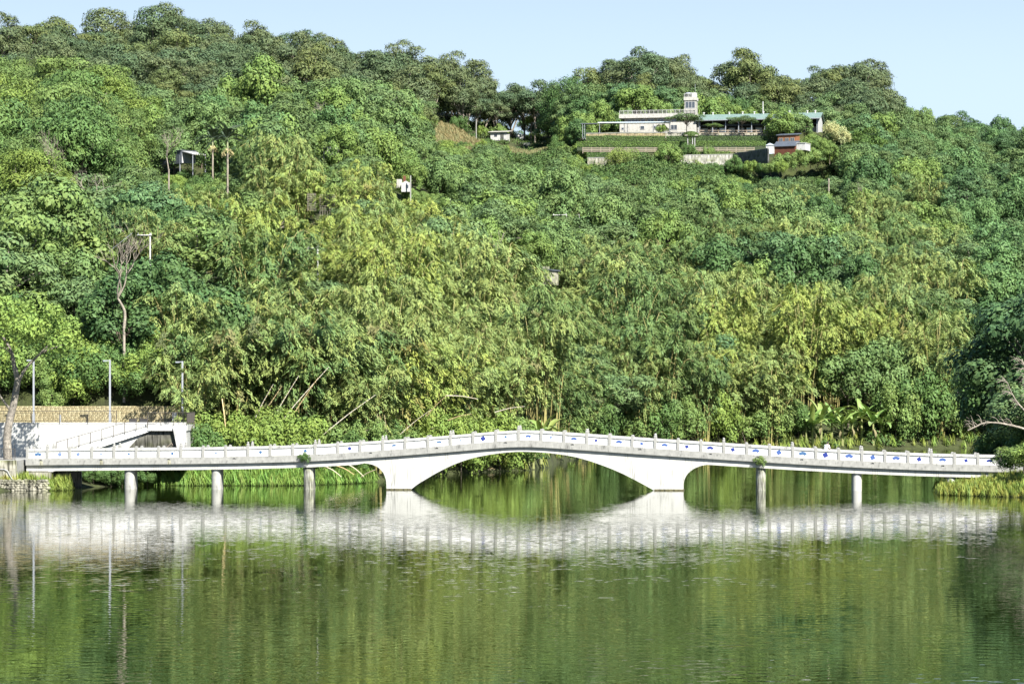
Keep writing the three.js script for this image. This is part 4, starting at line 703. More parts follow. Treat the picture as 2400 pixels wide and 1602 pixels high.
{ // hut, tank
  const h = thing('white_hut', 'little white hut with a flat grey roof on the saddle', 'hut', at(1172, 328, SP.hut), null, -0.25); h.scale.setScalar(1.19); part(h, 'wall', box(4.0, 1.9, 3, -0.2), M.white); part(h, 'roof', (() => { const q = prism([[-2.0, 1.75], [2.0, 2.25], [2.0, 2.4], [-2.0, 1.9]], 4.9); q.rotateY(Math.PI / 2); return q; })(), M.beigePale, V(-2.45, 0, 0)); part(h, 'door', box(0.8, 1.5, 0.06, 0), M.darkWall, V(0.9, -0.1, 1.52)); part(h, 'window', box(0.7, 0.6, 0.06, 0.7), M.glass, V(-0.7, 0, 1.52));
  const w = thing('white_tank', 'white box tank with a cover beside the hut', 'tank', at(1218, 327, SP.tank)); w.scale.setScalar(1.19); part(w, 'tank_body', bevelBox(1.9, 1.2, 1.3, 0.06), M.white); part(w, 'tank_cover', bevelBox(2.0, 0.12, 1.4, 0.03), M.blueWhite, V(0, 1.2, 0)); part(w, 'leg', box(0.2, 0.5, 1, -0.5), M.oldWall);
  // grey shed on the left slope
  const s = thing('metal_shed', 'dark corrugated metal shed with a pale roof amid the trees', 'shed', at(400, 400, SP.shed), null, -0.8), corr = []; s.scale.setScalar(1.05); for (let i = 0; i < 30; i++) corr.push(box(0.14, 2.4, 0.09).clone().translate(-3.1 + i * 0.215, 0, 0.04));
  part(s, 'front_wall', box(6.6, 2.4, 0.12, 1.2), M.greyRoof, V(0, 0, 0)); part(s, 'corrugation', merged(corr), M.greyRoof, V(0, 1.2, 0.06)); part(s, 'side_wall', box(0.14, 2.2, 3.2, 1.3), M.white, V(3.28, 0, -1.65)); part(s, 'roof', prism([[-3.5, 3.6], [3.4, 3.6], [3.4, 3.72], [-3.5, 3.72]], 3.8), M.greyRoof, V(0, 0.02, -3.5)); part(s, 'side_canopy', prism([[3.45, 3.4], [6.6, 2.7], [6.6, 2.84], [3.45, 3.54]], 3.4), M.white, V(0, 0, -3.4)); part(s, 'roof_dome', new THREE.SphereGeometry(0.95, 16, 8, 0, 6.3, 0, 1.57).scale(1, 0.62, 1), M.white, V(0.3, 3.74, -1.6)); for (const [x, z] of [[2.9, 0.1], [6.4, -0.2], [6.4, -3.2], [-3, -3.2]]) part(s, 'post', box(0.13, 4.4, 0.13, -1.6), M.steel, V(x, 0, z));
  const b = thing('water_tower_block', 'small white rooftop block with poles above the domed trees', 'building', at(778, 366, SP.block)); part(b, 'wall', box(1.9, 1.6, 1.6, 0), M.beigePale); part(b, 'side_slab', box(0.3, 2.0, 1.4), M.darkWall, V(1.1, -0.4, 0)); part(b, 'pole', bar(V(-1.6, -2, 0), V(-1.6, 2.6, 0), 0.05), M.steel); part(b, 'pole', bar(V(-0.7, 0, 0), V(-0.7, 2.2, 0), 0.05), M.steel); part(b, 'roof_ledge', box(2.1, 0.12, 1.8), M.white, V(0, 1.6, 0));
  const c = thing('white_cottage', 'white cottage wall with a block chimney in a gap of the trees', 'house', at(948, 450, SP.cottage)); c.scale.setScalar(0.9); part(c, 'wall', box(2.0, 1.9, 2.4, 0), M.white, V(0.35, 0, 0)); part(c, 'gable', prism([[-1, 0], [1, 0], [0, 0.5]], 2.4), M.white, V(0.35, 1.9, -1.2)); for (let i = 0; i < 7; i++) part(c, 'block', box(1.15, 0.25, 0.9), M.beigePale, V(-1.2 + (i % 2) * 0.05, 1.0 + i * 0.27, -0.8)); part(c, 'shutter', box(0.6, 1.3, 0.1), M.redWood, V(-0.05, 2.4, -1.2)); part(c, 'window', box(0.6, 0.7, 0.06, 0.8), M.glass, V(0.6, 0, 1.22));
  const e = thing('half_hidden_house', 'pale house mostly hidden under dark tree crowns', 'house', at(1262, 668, SP.hidden), null, -0.4); e.scale.setScalar(1.12); part(e, 'wall', box(5.0, 2.0, 3, 0), M.oldWall); part(e, 'roof', prism([[-2.7, 2.0], [2.7, 2.0], [2.7, 2.2], [-2.7, 2.2]], 3.6), M.greyRoof, V(0, 0, -1.8)); part(e, 'window', box(0.9, 0.8, 0.06, 0.8), M.glass, V(-1.2, 0, 1.53)); part(e, 'gable', box(1.4, 2.6, 0.2, 0), M.oldWall, V(1.6, 0, 1.62));
}
{ // bamboo trellises
  const R = rng(63);
  for (const [px, py, w, h, lab] of [[730, 482, 1.3, 1.9, 'narrow grey lattice trellis above the bamboo'], [767, 493, 2.3, 2.4, 'wide grey lattice trellis above the bamboo']]) { const g = thing('lattice_trellis', lab, 'trellis', at(px, py, SP.trellis)); for (let i = 0; i <= 6; i++) part(g, 'upright', bar(V(w * (i / 6 - 0.5), -0.8, 0), V(w * (i / 6 - 0.5) + (R() - 0.5) * 0.1, h, 0), 0.035, 5), M.deadwood); for (let i = 0; i <= 7; i++) part(g, 'crossbar', bar(V(-w / 2, h * i / 7, 0.07), V(w / 2, h * i / 7 + (R() - 0.5) * 0.15, 0.07), 0.032, 5), M.deadwood); }
}
// utility poles
function pole(label, px, yt, yb, d, arms, m = M.concrete, r = 0.13) {
  const b = at(px, yb, d), h = (yb - yt) * d / F, g = thing('utility_pole', label, 'utility pole', b), k = d / F; part(g, 'pole', bar(V(0, -8, 0), V(0, h, 0), r * 1.15, 10, r), m);
  for (const [dx0, dy0, dx1, dy1] of arms) { const a = V(dx0 * k, h - dy0 * k, 0.12), e = V(dx1 * k, h - dy1 * k, 0.12); const ar = part(g, 'cross_arm', bar(a, e, r * 0.8, 6), m); part(ar, 'insulator', new THREE.CylinderGeometry(0.06, 0.08, 0.22, 8), M.white, a.clone().add(V(0.1, 0.16, 0))); part(ar, 'insulator', new THREE.CylinderGeometry(0.06, 0.08, 0.22, 8), M.white, e.clone().add(V(-0.1, 0.16, 0))); }
  return g;
}
pole('white pole with one long arm rising out of the bright bamboo', 744, 578, 614, SP.armA, [[-23, 5, 3, 1]], M.white, 0.1);
{ const g = pole('pale pole with an arm and stay wire above the yellowish tree', 351, 546, 582, SP.armB, [[-30, 5, 4, 5]], M.white, 0.1); part(g, 'stay_wire', bar(V(-1.9, 1.9, 0.1), V(-4.8, -0.4, 0.2), 0.03, 5), M.steel); }
pole('thin pole beside the white cottage', 962, 411, 450, SP.poleC, []); pole('pole with a short lamp arm past the white cottage', 1029, 408, 442, SP.poleD, [[-11, 10, 0, 14]]); pole('short pole end poking out above the dark round tree', 1055, 465, 480, SP.poleE, []);
pole('low T-shaped pole top in the tree crowns', 1358, 501, 514, SP.teeA, [[-16, 2, 6, 2]], M.white, 0.09); pole('pole end with a level arm just showing between crowns', 1328, 503, 513, SP.teeB, [[-32, 1, 0, 0]], M.white, 0.1);
pole('tall grey pole on the saddle by the round bush', 1116, 279, 320, SP.poleF, []); pole('bare grey pole standing out of the wood below the cabin', 1943, 418, 458, SP.poleG, [], M.deadwood, 0.17); pole('thin white pole on the far slope of the saddle', 1371, 262, 280, 790, []);
// ---------------------------------------------------------------- single trees, palms, bananas, dead wood, bank plants
function lone(key, px, py, d, sc, form, tint, label, sq = 1, turn = px) { const b = at(px, py, d); b.y = Math.max(groundAt(b.x, b.z), d < 262 ? b.y : -9); return plant(key, b.x, b.y, b.z, sc, turn, form, tint, label, null, sq); }
function special(name, label, px, d, geo, mat, leafM, y, turn = 0, sc = 1) { const b = at(px, 900, d); b.y = y ?? groundAt(b.x, b.z); const g = thing(name, label, 'tree', b, null, turn); g.scale.setScalar(sc); part(g, 'trunk', geo.trunk, mat); part(g, 'crown', geo.crown, leafM); return g; }
{
  // big tree at the bridge end
  const R = rng(11), big = makeTree({ seed: 11, H: 14.0, R: 6.6, base: 8.6, puffs: 46, pr: 1.2, per: 260, leaf: 0.34, aspect: 0.5, spread: 0.6, flat: 0.75, trunk: 0.1, color: [0.17, 0.255, 0.055], lift: 0.3, wild: 0.8 });
  big.trunk = limbs([[[V(0.1, -0.5, 0), V(0.0, 2.5, 0), V(0.6, 5.2, 0), V(0.95, 7.3, 0)], 0.42, 0.27], [[V(0.95, 7.2, 0), V(0.6, 8.6, 0), V(0.35, 9.8, 0), V(-0.6, 11.5, 0.4)], 0.26, 0.1], [[V(0.95, 7.0, 0), V(1.6, 8.2, 0), V(2.6, 9.2, 0.2), V(3.8, 10.4, 0.4)], 0.16, 0.06], [[V(1.9, 8.6, 0), V(3.2, 9.7, 0.4), V(5.2, 10.4, 0.8)], 0.12, 0.04], [[V(0.35, 9.8, 0), V(-1.6, 10.6, 0.6), V(-3.6, 11.2, 0.8)], 0.15, 0.05], [[V(0.3, 4.5, 0), V(-0.8, 6.2, 0.6), V(-2.0, 8.4, 0.8)], 0.12, 0.04]], 9);
  special('bank_tree', 'big fresh-green tree with a pale forked trunk at the bridge end', 16, 254.5, big, M.barkGrey, TINT.plain, 2.5);
  // dark tree on the saddle and the trees about the house
  const ban = makeTree({ seed: 12, H: 19, R: 9.5, base: 3, puffs: 95, pr: 2.0, per: 210, leaf: 0.55, aspect: 0.4, spread: 0.75, trunk: 0.6, color: [0.06, 0.12, 0.035], lift: 0.3, wild: 0.75, droop: 0.6 });
  special('banyan_tree', 'huge dark green tree beside the house on the saddle', 1335, dAt(1335, 338, 0), ban, M.bark, TINT.plain, undefined, 0.5, 0.92);
  lone('broad', 1292, 330, dAt(1292, 345, 0), 1.1, 1, 'plain', 'rounded green tree in front of the huge dark tree', 1.1); lone('broad', 1405, 300, 752, 0.95, 2, 'warm', 'bright green tree left of the flat-roofed house', 1.0);
  const umb = (seed) => makeTree({ seed, H: 6.2, R: 4.6, base: 3.2, puffs: 30, pr: 1.1, per: 140, leaf: 0.34, aspect: 0.4, flat: 0.36, spread: 0.2, trunk: 0.16, color: [0.085, 0.14, 0.045], lift: 0.4, wild: 0.8 });
  special('umbrella_tree', 'flat-topped umbrella tree beside the lookout tower', 1610, 731, umb(21), M.bark, TINT.plain, 74.6, 0, 0.98); special('umbrella_tree', 'layered umbrella tree before the middle of the hall', 1740, 730, umb(22), M.bark, TINT.plain, 75.2, 1, 0.78); special('umbrella_tree', 'small drooping tree before the hall columns', 1673, 730, umb(23), M.bark, TINT.warm, 75.2, 2, 0.5);
  const rb = at(1455, 400, 711), sh = makeTree({ seed: 24, H: 5.4, R: 4.3, base: 0.2, puffs: 60, pr: 0.85, per: 130, leaf: 0.3, spread: 0.9, trunk: 0.15, color: [0.18, 0.24, 0.06], lift: 0.3, wild: 0.75 }); special('round_bush', 'round yellow-green bush before the beige retaining wall', 1456, 711, sh, M.bark, TINT.plain, rb.y);
  lone('broad', 1566, 400, 710, 0.78, 3, 'warm', 'bushy green tree in front of the yellow panels', 1.05).position.y = at(1566, 404, 710).y;
  lone('broad', 1830, 345, 728, 0.95, 4, 'warm', 'leafy bright tree hiding the end of the hall', 0.95).position.y = at(1830, 340, 728).y; lone('broad', 1868, 345, 732, 0.9, 0, 'plain', 'green tree before the gable of the hall', 1).position.y = at(1868, 338, 732).y;
  lone('shrub', 1772, 350, 716, 1.0, 1, 'warm', 'pale shrub beside the dark concrete wall'); lone('shrub', 1614, 365, 717, 0.9, 2, 'deep', 'dark cone-shaped shrub under the rail fence', 1.3); lone('shrub', 1662, 362, 717, 0.7, 0, 'plain', 'small shrub on the lawn under the rail fence', 1.4); lone('shrub', 1552, 312, 732, 0.7, 3, 'warm', 'small round bush at the corner of the house');
  for (const [px, py, sc, lab] of [[1950, 300, 0.85, 'cream-flowering shrub beside the end of the hall'], [1972, 318, 0.9, 'cream-flowering shrub below its neighbour by the hall']]) { const q = makeTree({ seed: px, H: 4, R: 2.6, base: 0.3, puffs: 26, pr: 0.8, per: 90, leaf: 0.32, spread: 0.9, trunk: 0.1, color: [0.42, 0.43, 0.2], lift: 0.3, wild: 0.8 }), b = at(px, py, 728); special('flowering_shrub', lab, px, 728, q, M.bark, TINT.plain, b.y - 2, 0, sc); }
  const tall = makeTree({ seed: 44, H: 12, R: 6, base: 5, puffs: 44, pr: 1.4, per: 150, leaf: 0.45, spread: 0.4, flat: 0.7, trunk: 0.28, color: [0.08, 0.14, 0.03], lift: 0.4, wild: 0.8 }); special('tall_tree', 'tall bright tree with pale forked stems beyond the hall', 2022, 740, tall, M.barkPale, TINT.plain, undefined, 0.4, 1.0); special('tall_tree', 'second tall bright tree beyond the hall nearer the skyline', 1985, 752, tall, M.barkPale, TINT.warm, undefined, 2.2, 0.9);
  { const g = makeTree({ seed: 45, H: 7.6, R: 2.4, base: 5.4, puffs: 14, pr: 0.8, per: 100, leaf: 0.34, spread: 0.4, trunk: 0.3, color: [0.16, 0.22, 0.035], wild: 0.8 }), b = at(1246, 332, SP.tank); special('pollard_tree', 'lopped pale trunk with a yellow-green leafy top by the hut', 1246, SP.tank, g, M.barkPale, TINT.plain, b.y - 0.5, 0, 1.0); }
  lone('broad', 2290, 690, 560, 1.1, 1, 'warm', 'bright round tree low on the slope over the spit', 1.05);
  // dark trees that close the view on the far bank of the spit
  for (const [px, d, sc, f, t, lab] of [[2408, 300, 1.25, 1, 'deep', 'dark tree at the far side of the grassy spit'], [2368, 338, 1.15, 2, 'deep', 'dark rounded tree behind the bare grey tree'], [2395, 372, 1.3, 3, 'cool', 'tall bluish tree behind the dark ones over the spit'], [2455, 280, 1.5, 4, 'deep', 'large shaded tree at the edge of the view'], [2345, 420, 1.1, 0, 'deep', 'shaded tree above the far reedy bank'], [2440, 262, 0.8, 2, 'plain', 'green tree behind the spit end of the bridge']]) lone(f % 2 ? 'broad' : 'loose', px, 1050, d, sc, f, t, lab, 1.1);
  for (const [px, d, sc, t, lab, sq] of [[2400, 241, 0.85, 'plain', 'leafy bush against the spit end of the bridge', 0.75], [2368, 242, 0.6, 'deep', 'dark low bush beside the last pier', 0.7], [2440, 236, 0.9, 'warm', 'bright bush on the outer side of the spit', 0.8], [2345, 300, 1.3, 'deep', 'shrub overhanging the water behind the spit', 1], [2352, 340, 1.5, 'plain', 'green shrub on the far reedy shore', 1]]) lone('shrub', px, 1100, d, sc, 1 + (px % 3), t, lab, sq);
}
{ // palms
  const frond = (R, len) => { const L = new Leaves(); for (let i = 2; i < 26; i++) { const t = i / 26, x = t * len, y = 0.9 * t - 1.5 * t * t; for (const s of [-1, 1]) { const l = 0.95 * Math.sin(Math.PI * (0.12 + 0.8 * t)); L.leaf(V(x + 0.12, y * len * 0.55 - 0.12, s * l * 0.5), V(0.1, 1, -s * 0.4).normalize(), V(0.45, -0.35, s).normalize(), l, 0.17, tone(R, [0.06, 0.085, 0.05], 0.2)); } } return L.geo(); };
  for (const [px, yb, yt, d, lab] of [[498, 412, 322, SP.palmA, 'slender royal palm nearer the metal shed'], [533, 452, 324, SP.palmB, 'taller royal palm farther from the metal shed']]) {
    const b = at(px, yb, d), h = (yb - yt) * d / F, R = rng(px), g = thing('royal_palm', lab, 'palm', b, 'royal palms'); part(g, 'trunk', bar(V(0, -5, 0), V(0, h - 1.6, 0), 0.2, 9, 0.15), M.barkPale); part(g, 'crownshaft', bar(V(0, h - 1.6, 0), V(0, h, 0), 0.17, 9, 0.1), std(rgb(0.3, 0.32, 0.18)));
    const fl = new Leaves(); for (let i = 0; i < 160; i++) { const a = R() * 6.28, r = 0.3 + R() * 0.85; fl.leaf(V(Math.cos(a) * r, h - 1.75 - r * r * 0.9 + (R() - 0.5) * 0.4, Math.sin(a) * r), sph(R), V(Math.cos(a) * 0.5, -1, Math.sin(a) * 0.5).normalize(), 0.5, 0.1, tone(R, [0.5, 0.44, 0.22], 0.2)); } part(g, 'flower_sprays', fl.geo(), TINT.plain);
    const fg = frond(R, 4.0); for (let i = 0; i < 11; i++) { const f = part(g, 'frond', fg, TINT.plain, V(0, h, 0)); f.rotation.set(0, i * 2.4, -0.15 + (i % 4) * 0.36, 'YZX'); }
  }
}
{ // banana plants: every leaf its own blade
  const blade = (len, w, arch) => { const p = [], idx = [], n = 10; for (let i = 0; i <= n; i++) { const t = i / n, a = 1.25 - arch * t * 1.9; const x = len * (t - 0.2 * arch * t * t), y = len * (Math.sin(1.15) * t - arch * 0.75 * t * t), wd = w * Math.sin(Math.PI * Math.min(1, 0.06 + t * 0.94)) ** 0.6 * (1 - 0.25 * t); p.push(x, y + wd * 0.28, -wd / 2, x, y, 0, x, y + wd * 0.28, wd / 2); void a; if (i) for (const k of [0, 1]) { const q = (i - 1) * 3 + k; idx.push(q, q + 3, q + 1, q + 1, q + 3, q + 4); } } const g = new THREE.BufferGeometry(); g.setAttribute('position', new THREE.Float32BufferAttribute(p, 3)); g.setIndex(idx); g.computeVertexNormals(); return g; };
  const bl = [blade(2.5, 0.62, 0.55), blade(2.7, 0.66, 0.8), blade(2.1, 0.55, 0.35), blade(2.4, 0.6, 1.0)];
  const mats = [[0.17, 0.3, 0.06], [0.22, 0.33, 0.07], [0.26, 0.33, 0.08]].map((c) => new THREE.MeshPhysicalMaterial({ color: rgb(...c), roughness: 0.6, transmission: 0.35, thickness: 0, side: THREE.DoubleSide }));
  const dry = new THREE.MeshPhysicalMaterial({ color: rgb(0.17, 0.15, 0.075), roughness: 0.9, side: THREE.DoubleSide }), stem = std(rgb(0.2, 0.22, 0.08)), R = rng(73);
  const list = [[1905, 412, 1.15], [1925, 408, 1.25], [1950, 411, 1.1], [1975, 406, 1.2], [1998, 410, 1.0], [2020, 407, 1.15], [2047, 410, 1.25], [2066, 414, 1.0], [1890, 420, 0.9], [1250, 324, 0.85], [1268, 322, 1.0], [1285, 325, 0.9], [1240, 321, 0.7], [1752, 404, 0.8], [1805, 406, 0.95]];
  const where = (px, i) => i < 9 ? ['end plant of the banana grove nearest the arch', 'banana plant with a tall upright crown in the far-bank grove', 'third banana plant of the far-bank grove', 'bright banana plant in the middle of the grove', 'shorter banana plant in the middle of the grove', 'banana plant just past the middle of the grove', 'tall banana plant near the reedy end of the grove', 'last banana plant at the reedy end of the grove', 'low banana plant in front of the grove'][i] : i < 13 ? ['banana plant behind the bridge crest nearest the fallen culms', 'tallest banana plant behind the bridge crest', 'third banana plant behind the bridge crest', 'smallest banana plant behind the bridge crest'][i - 9] : ['small banana plant behind the pier with a shrub', 'lone banana plant short of the grove'][i - 13];
  list.forEach(([px, d, s], i) => {
    const dd = table(shoreDist, px) + 2 + (i % 3) * 1.2 + (d > 415 ? -1 : 0), b = at(px, 1050, dd); b.y = Math.max(0.3, groundAt(b.x, b.z)); const g = thing('banana_plant', where(px, i), 'banana plant', b, i < 9 ? 'banana grove on the far bank' : 'banana plants along the bank', R() * 6); g.scale.setScalar(s * 1.3);
    part(g, 'stem', bar(V(0, -0.4, 0), V(0, 2.1, 0), 0.16, 8, 0.09), stem);
    for (let k = 0; k < 9; k++) { const f = part(g, 'leaf', bl[k % 4], mats[Math.floor(R() * 3)], V(0, 2.0 + R() * 0.15, 0)); f.rotation.set(0, k * 2.4 + R() * 0.5, 0.3 - 1.1 * (k / 9) + 0.25 * R(), 'YZX'); }
    for (let k = 0; k < 1; k++) { const f = part(g, 'dry_leaf', bl[3], dry, V(0, 1.6, 0)); f.rotation.set(0, R() * 6, -1.5, 'YZX'); f.scale.setScalar(0.5); }
  });
}
{ // dead trees and bare branches
  const list = [[395, 396, 552, 5.6, 0.75, 5, 'white bare tree beside the metal shed'], [1418, 505, 470, 6.0, 0.7, 5, 'bare branching tree amid the crowns below the retaining wall'], [2195, 690, 410, 5.5, 1.0, 5, 'pale twisted dead tree beside the bright round tree'], [2150, 690, 412, 4.6, 1.0, 5, 'second twisted dead tree above the layered crowns'], [1905, 745, 395, 5.2, 0.5, 5, 'upright grey dead tree above the bamboo'], [1950, 765, 390, 3.6, 0.55, 5, 'small grey dead treetop near the upright one'], [290, 760, 330, 7.5, 0.6, 5, 'pale-branched dead tree over the dark hollow by the terrace'], [745, 300, 660, 5.5, 0.9, 5, 'grey leafless tree among the domed crowns'], [305, 120, 835, 9, 0.45, 5, 'thin bare tree on the skyline gap'], [1155, 660, 420, 6, 0.55, 4, 'bare pale stem beside the half hidden house'], [2010, 480, 545, 5, 0.8, 5, 'grey dead crown above the light bamboo'], [1740, 225, 800, 5, 0.9, 5, 'bare grey tree behind the lookout tower'], [120, 470, 430, 8, 0.7, 5, 'white-limbed bare tree among the feathery acacias'], [205, 520, 405, 7, 0.75, 5, 'pale bare branches over the spreading tree']];
  list.forEach(([px, py, d0, h, s, n, lab], i) => { const d = dAt(px, py, 7.5), b = at(px, py, d); b.y = Math.max(b.y, groundAt(b.x, b.z)); const g = thing('dead_tree', lab, 'dead tree', b, null, i); part(g, 'branches', makeDead(500 + i, h, s, n), i % 3 ? M.deadwood : M.barkPale); const top = groundAt(b.x, b.z); if (b.y - top > 0.5) part(g, 'trunk', bar(V(0, top - b.y - 0.3, 0), V(0, 0, 0), 0.16, 7, 0.13), M.deadwood); });
  // grey tree leaning in over the spit
  const b = at(2432, 1060, 256); b.y = groundAt(b.x, b.z) + 0.9; const g = thing('bare_grey_tree', 'leafless grey tree leaning over the bridge end at the spit', 'dead tree', b);
  const R = rng(88), ls = [[[V(0.5, -1.6, 0), V(0, 2.5, 0), V(-0.8, 4.6, 0)], 0.22, 0.16], [[V(-0.8, 4.6, 0), V(-0.6, 7.2, 0.3), V(-1.4, 9.6, 0)], 0.15, 0.05], [[V(-0.2, 3, 0), V(-2.2, 3.6, 0.4), V(-4.6, 3.9, 0.6), V(-6.4, 3.2, 0.8)], 0.13, 0.05], [[V(-0.8, 4.6, 0), V(-2, 6, 0), V(-2.8, 7.6, 0.3)], 0.1, 0.03]];
  for (let i = 0; i < 60; i++) { const q = ls[1 + (i % 3)][0], t = R(), a = new THREE.CatmullRomCurve3(q).getPoint(0.25 + 0.75 * t), e = a.clone().add(V(-0.3 - R() * 0.7, (R() - 0.35) * 1.3, (R() - 0.5) * 0.9)), m = a.clone().lerp(e, 0.5).add(V(0, 0.16, 0)); ls.push([[a, m, e], 0.035, 0.012]); const e2 = e.clone().add(V(-R() * 0.5, (R() - 0.4) * 0.6, 0)); ls.push([[m, m.clone().lerp(e2, 0.5).add(V(0, 0.1, 0)), e2], 0.02, 0.01]); }
  part(g, 'branches', limbs(ls, 5), M.deadwood);
}
{ // fallen and leaning culms on the bank
  const list = [[600, 1000, 660, 905, 270, 'leaning yellow culm at the bank'], [622, 1012, 700, 880, 271, 'long leaning culm of the cut bamboo'], [640, 1010, 770, 860, 272, 'pale culm crossing the dark hollow'], [660, 1015, 745, 885, 271, 'slender leaning culm beside the creepers'], [590, 995, 640, 900, 270.5, 'short brown leaning culm'], [755, 1020, 880, 925, 268, 'long bent dry culm over the bank'], [1000, 975, 1048, 925, 285, 'thick pale broken culm'], [1045, 927, 1120, 935, 285, 'drooping tip of the broken culm'], [1160, 966, 1230, 952, 296, 'pale culm lying across the bright foliage'], [1050, 985, 1105, 970, 292, 'short pale culm in the foliage'], [935, 1020, 1010, 960, 280, 'thin dry culm slanting from the bank'], [888, 1025, 884, 970, 276, 'first of three upright dry culms'], [895, 1012, 888, 965, 276.5, 'second of three upright dry culms'], [905, 1010, 900, 972, 277, 'third of three upright dry culms'], [760, 1092, 800, 1117, 267, 'culm sloping into the water beneath the deck'], [785, 1090, 830, 1112, 268, 'second culm sloping to the water beneath the deck'], [815, 1088, 852, 1116, 268.5, 'third culm sloping to the water beneath the deck'], [838, 1124, 880, 1100, 270, 'culm crossing the brush pile'], [1112, 1092, 1160, 1099, 312, 'culm lying on the water behind the arch'], [1110, 1106, 1158, 1100, 311, 'lower culm lying on the water behind the arch'], [1130, 1070, 1178, 1083, 313, 'culm hanging over the water behind the arch'], [520, 935, 528, 1000, 268, 'white dead stem by the creepers'], [445, 1012, 458, 990, 264, 'slanted stake beside the landing end']];
  list.forEach(([x0, y0, x1, y1, d, lab], i) => { const a = at(x0, y0, d), b = at(x1, y1, d - 1.5), m = a.clone().lerp(b, 0.5).add(V(0, 0.12, 0)), g = thing('bamboo_culm', lab, 'bamboo culm', a, null); const c = new THREE.CatmullRomCurve3([V(0, 0, 0), m.sub(a), b.clone().sub(a)]); part(g, 'stem', limbs([[c.getPoints(4), d > 350 ? 0.09 : 0.06, d > 350 ? 0.05 : 0.028]], 6), [M.culmDry, M.culmPale, M.culmPale][i % 3]); const rings = []; for (let k = 1; k < 12; k++) { const q = c.getPoint(k / 12); rings.push(new THREE.CylinderGeometry(0.068, 0.068, 0.04, 6).translate(q.x, q.y, q.z)); } part(g, 'joints', merged(rings), M.culmDry); });
}
{ // creepers and shrubs along the near bank, and above the stone wall
  const R = rng(99);
  const bank = [[466, 267, 0.9, 'plain'], [474, 266, 0.95, 'deep'], [500, 269, 1.25, 'warm'], [535, 267, 1.0, 'warm'], [565, 268, 1.15, 'warm'], [600, 266.5, 1.05, 'warm'], [632, 267, 1.15, 'warm'], [662, 269, 0.95, 'plain'], [705, 268.5, 1.35, 'warm'], [738, 268, 1.1, 'plain'], [772, 270, 0.9, 'deep'], [815, 272, 0.9, 'deep'], [850, 274, 0.95, 'plain'], [900, 280, 1.1, 'deep'], [945, 286, 1.1, 'plain'], [990, 292, 1.2, 'warm'], [1030, 298, 1.2, 'warm'], [1080, 303, 1.3, 'warm'], [1120, 308, 1.2, 'warm'], [1165, 312, 1.3, 'warm'], [1210, 316, 1.15, 'plain'], [1345, 372, 1.3, 'plain'], [1400, 402, 1.5, 'deep'], [1470, 408, 1.4, 'plain'], [1540, 412, 1.5, 'deep'], [1600, 416, 1.4, 'plain'], [1680, 422, 1.5, 'warm'], [1740, 426, 1.5, 'plain'], [1800, 429, 1.4, 'plain'], [1870, 436, 1.2, 'deep'], [2100, 446, 1.8, 'plain'], [2150, 448, 2, 'deep'], [2210, 452, 1.9, 'plain']];
  for (const [px, d] of [[172, 259.5], [195, 260.5], [218, 259.5], [240, 261], [262, 260], [285, 261], [310, 262.5], [345, 262.5]]) bank.push([px, d, 0.42, 'deep']);
  const words = { plain: 'green', warm: 'bright yellow-green', deep: 'dark green' };
  bank.forEach(([px, d, s, t]) => { const x = at(px, 0, d).x, y = Math.max(0.1, groundAt(x, -d)); plant('shrub', x, y, -d, s, R() * 6, Math.floor(R() * 4), t, words[t] + ' creeper-clad shrub on the waterside ' + (px < 780 ? 'behind the plain piers' : px < 1250 ? 'behind the near arch leg' : px < 1700 ? 'behind the far arch leg' : px < 1900 ? 'next to the banana grove' : 'past the banana grove'), 'waterside shrubs', 0.9 + R() * 0.7); });
  for (let i = 0; i < 88; i++) { const px = -60 + (i % 22) * 22.5 + R() * 14, d = 275.9 + Math.floor(i / 22) * 3.4 + R() * 2.2, x = at(px, 0, d).x; plant('shrub', x, groundAt(x, -d) - 0.2, -d, 0.7 + R() * 0.7, R() * 6, i, ['warm', 'plain', 'plain', 'deep'][Math.floor(R() * 4)], 'leafy shrub on the bank above the stone block wall', 'shrubs above the stone block wall', 0.8 + R() * 0.5); }
  for (const [px, d, sc, f, t, lab] of [[60, 288, 0.95, 1, 'warm', 'young bright tree above the first street lamp'], [150, 292, 1.05, 2, 'plain', 'dense young tree between the two street lamps'], [215, 290, 0.9, 0, 'deep', 'dark young tree just before the middle street lamp'], [300, 296, 1.15, 3, 'deep', 'dark tree shading the promenade end'], [375, 292, 1.1, 4, 'deep', 'dark tree beside the bamboo at the promenade end'], [340, 284, 0.75, 2, 'plain', 'leafy young tree hanging over the stone block wall'], [-20, 285, 1.0, 0, 'deep', 'shaded tree behind the big trunk']]) lone('broad', px, 950, d, sc, f, t, lab);
  for (const [px, d, sc, t, lab] of [[446, 270, 0.72, 'plain', 'bamboo clump hanging over the third street lamp'], [425, 281, 0.85, 'plain', 'bamboo clump drooping over the landing end'], [470, 276, 0.95, 'deep', 'dark bamboo clump behind the landing end'], [540, 275, 1.0, 'plain', 'bamboo clump behind the creepers nearest the stairs'], [610, 277, 1.05, 'plain', 'bamboo clump over the leaning culms'], [690, 276, 1.1, 'deep', 'dark bamboo clump above the stained pier'], [770, 279, 1.05, 'plain', 'bamboo clump past the leaning culms'], [850, 284, 1.0, 'deep', 'bamboo clump over the brush pile'], [930, 290, 1.05, 'warm', 'yellowish bamboo clump over the near arch leg'], [1010, 302, 0.95, 'warm', 'bright bamboo clump sprawling over the water'], [1090, 312, 1.0, 'warm', 'bright bamboo clump before the bridge crest'], [1170, 318, 0.9, 'plain', 'bamboo clump nearest the crest bananas']]) { const x = at(px, 0, d).x; plant('bamboo', x, groundAt(x, -d), -d, sc, px, px % 5, t, lab, null, 1); }
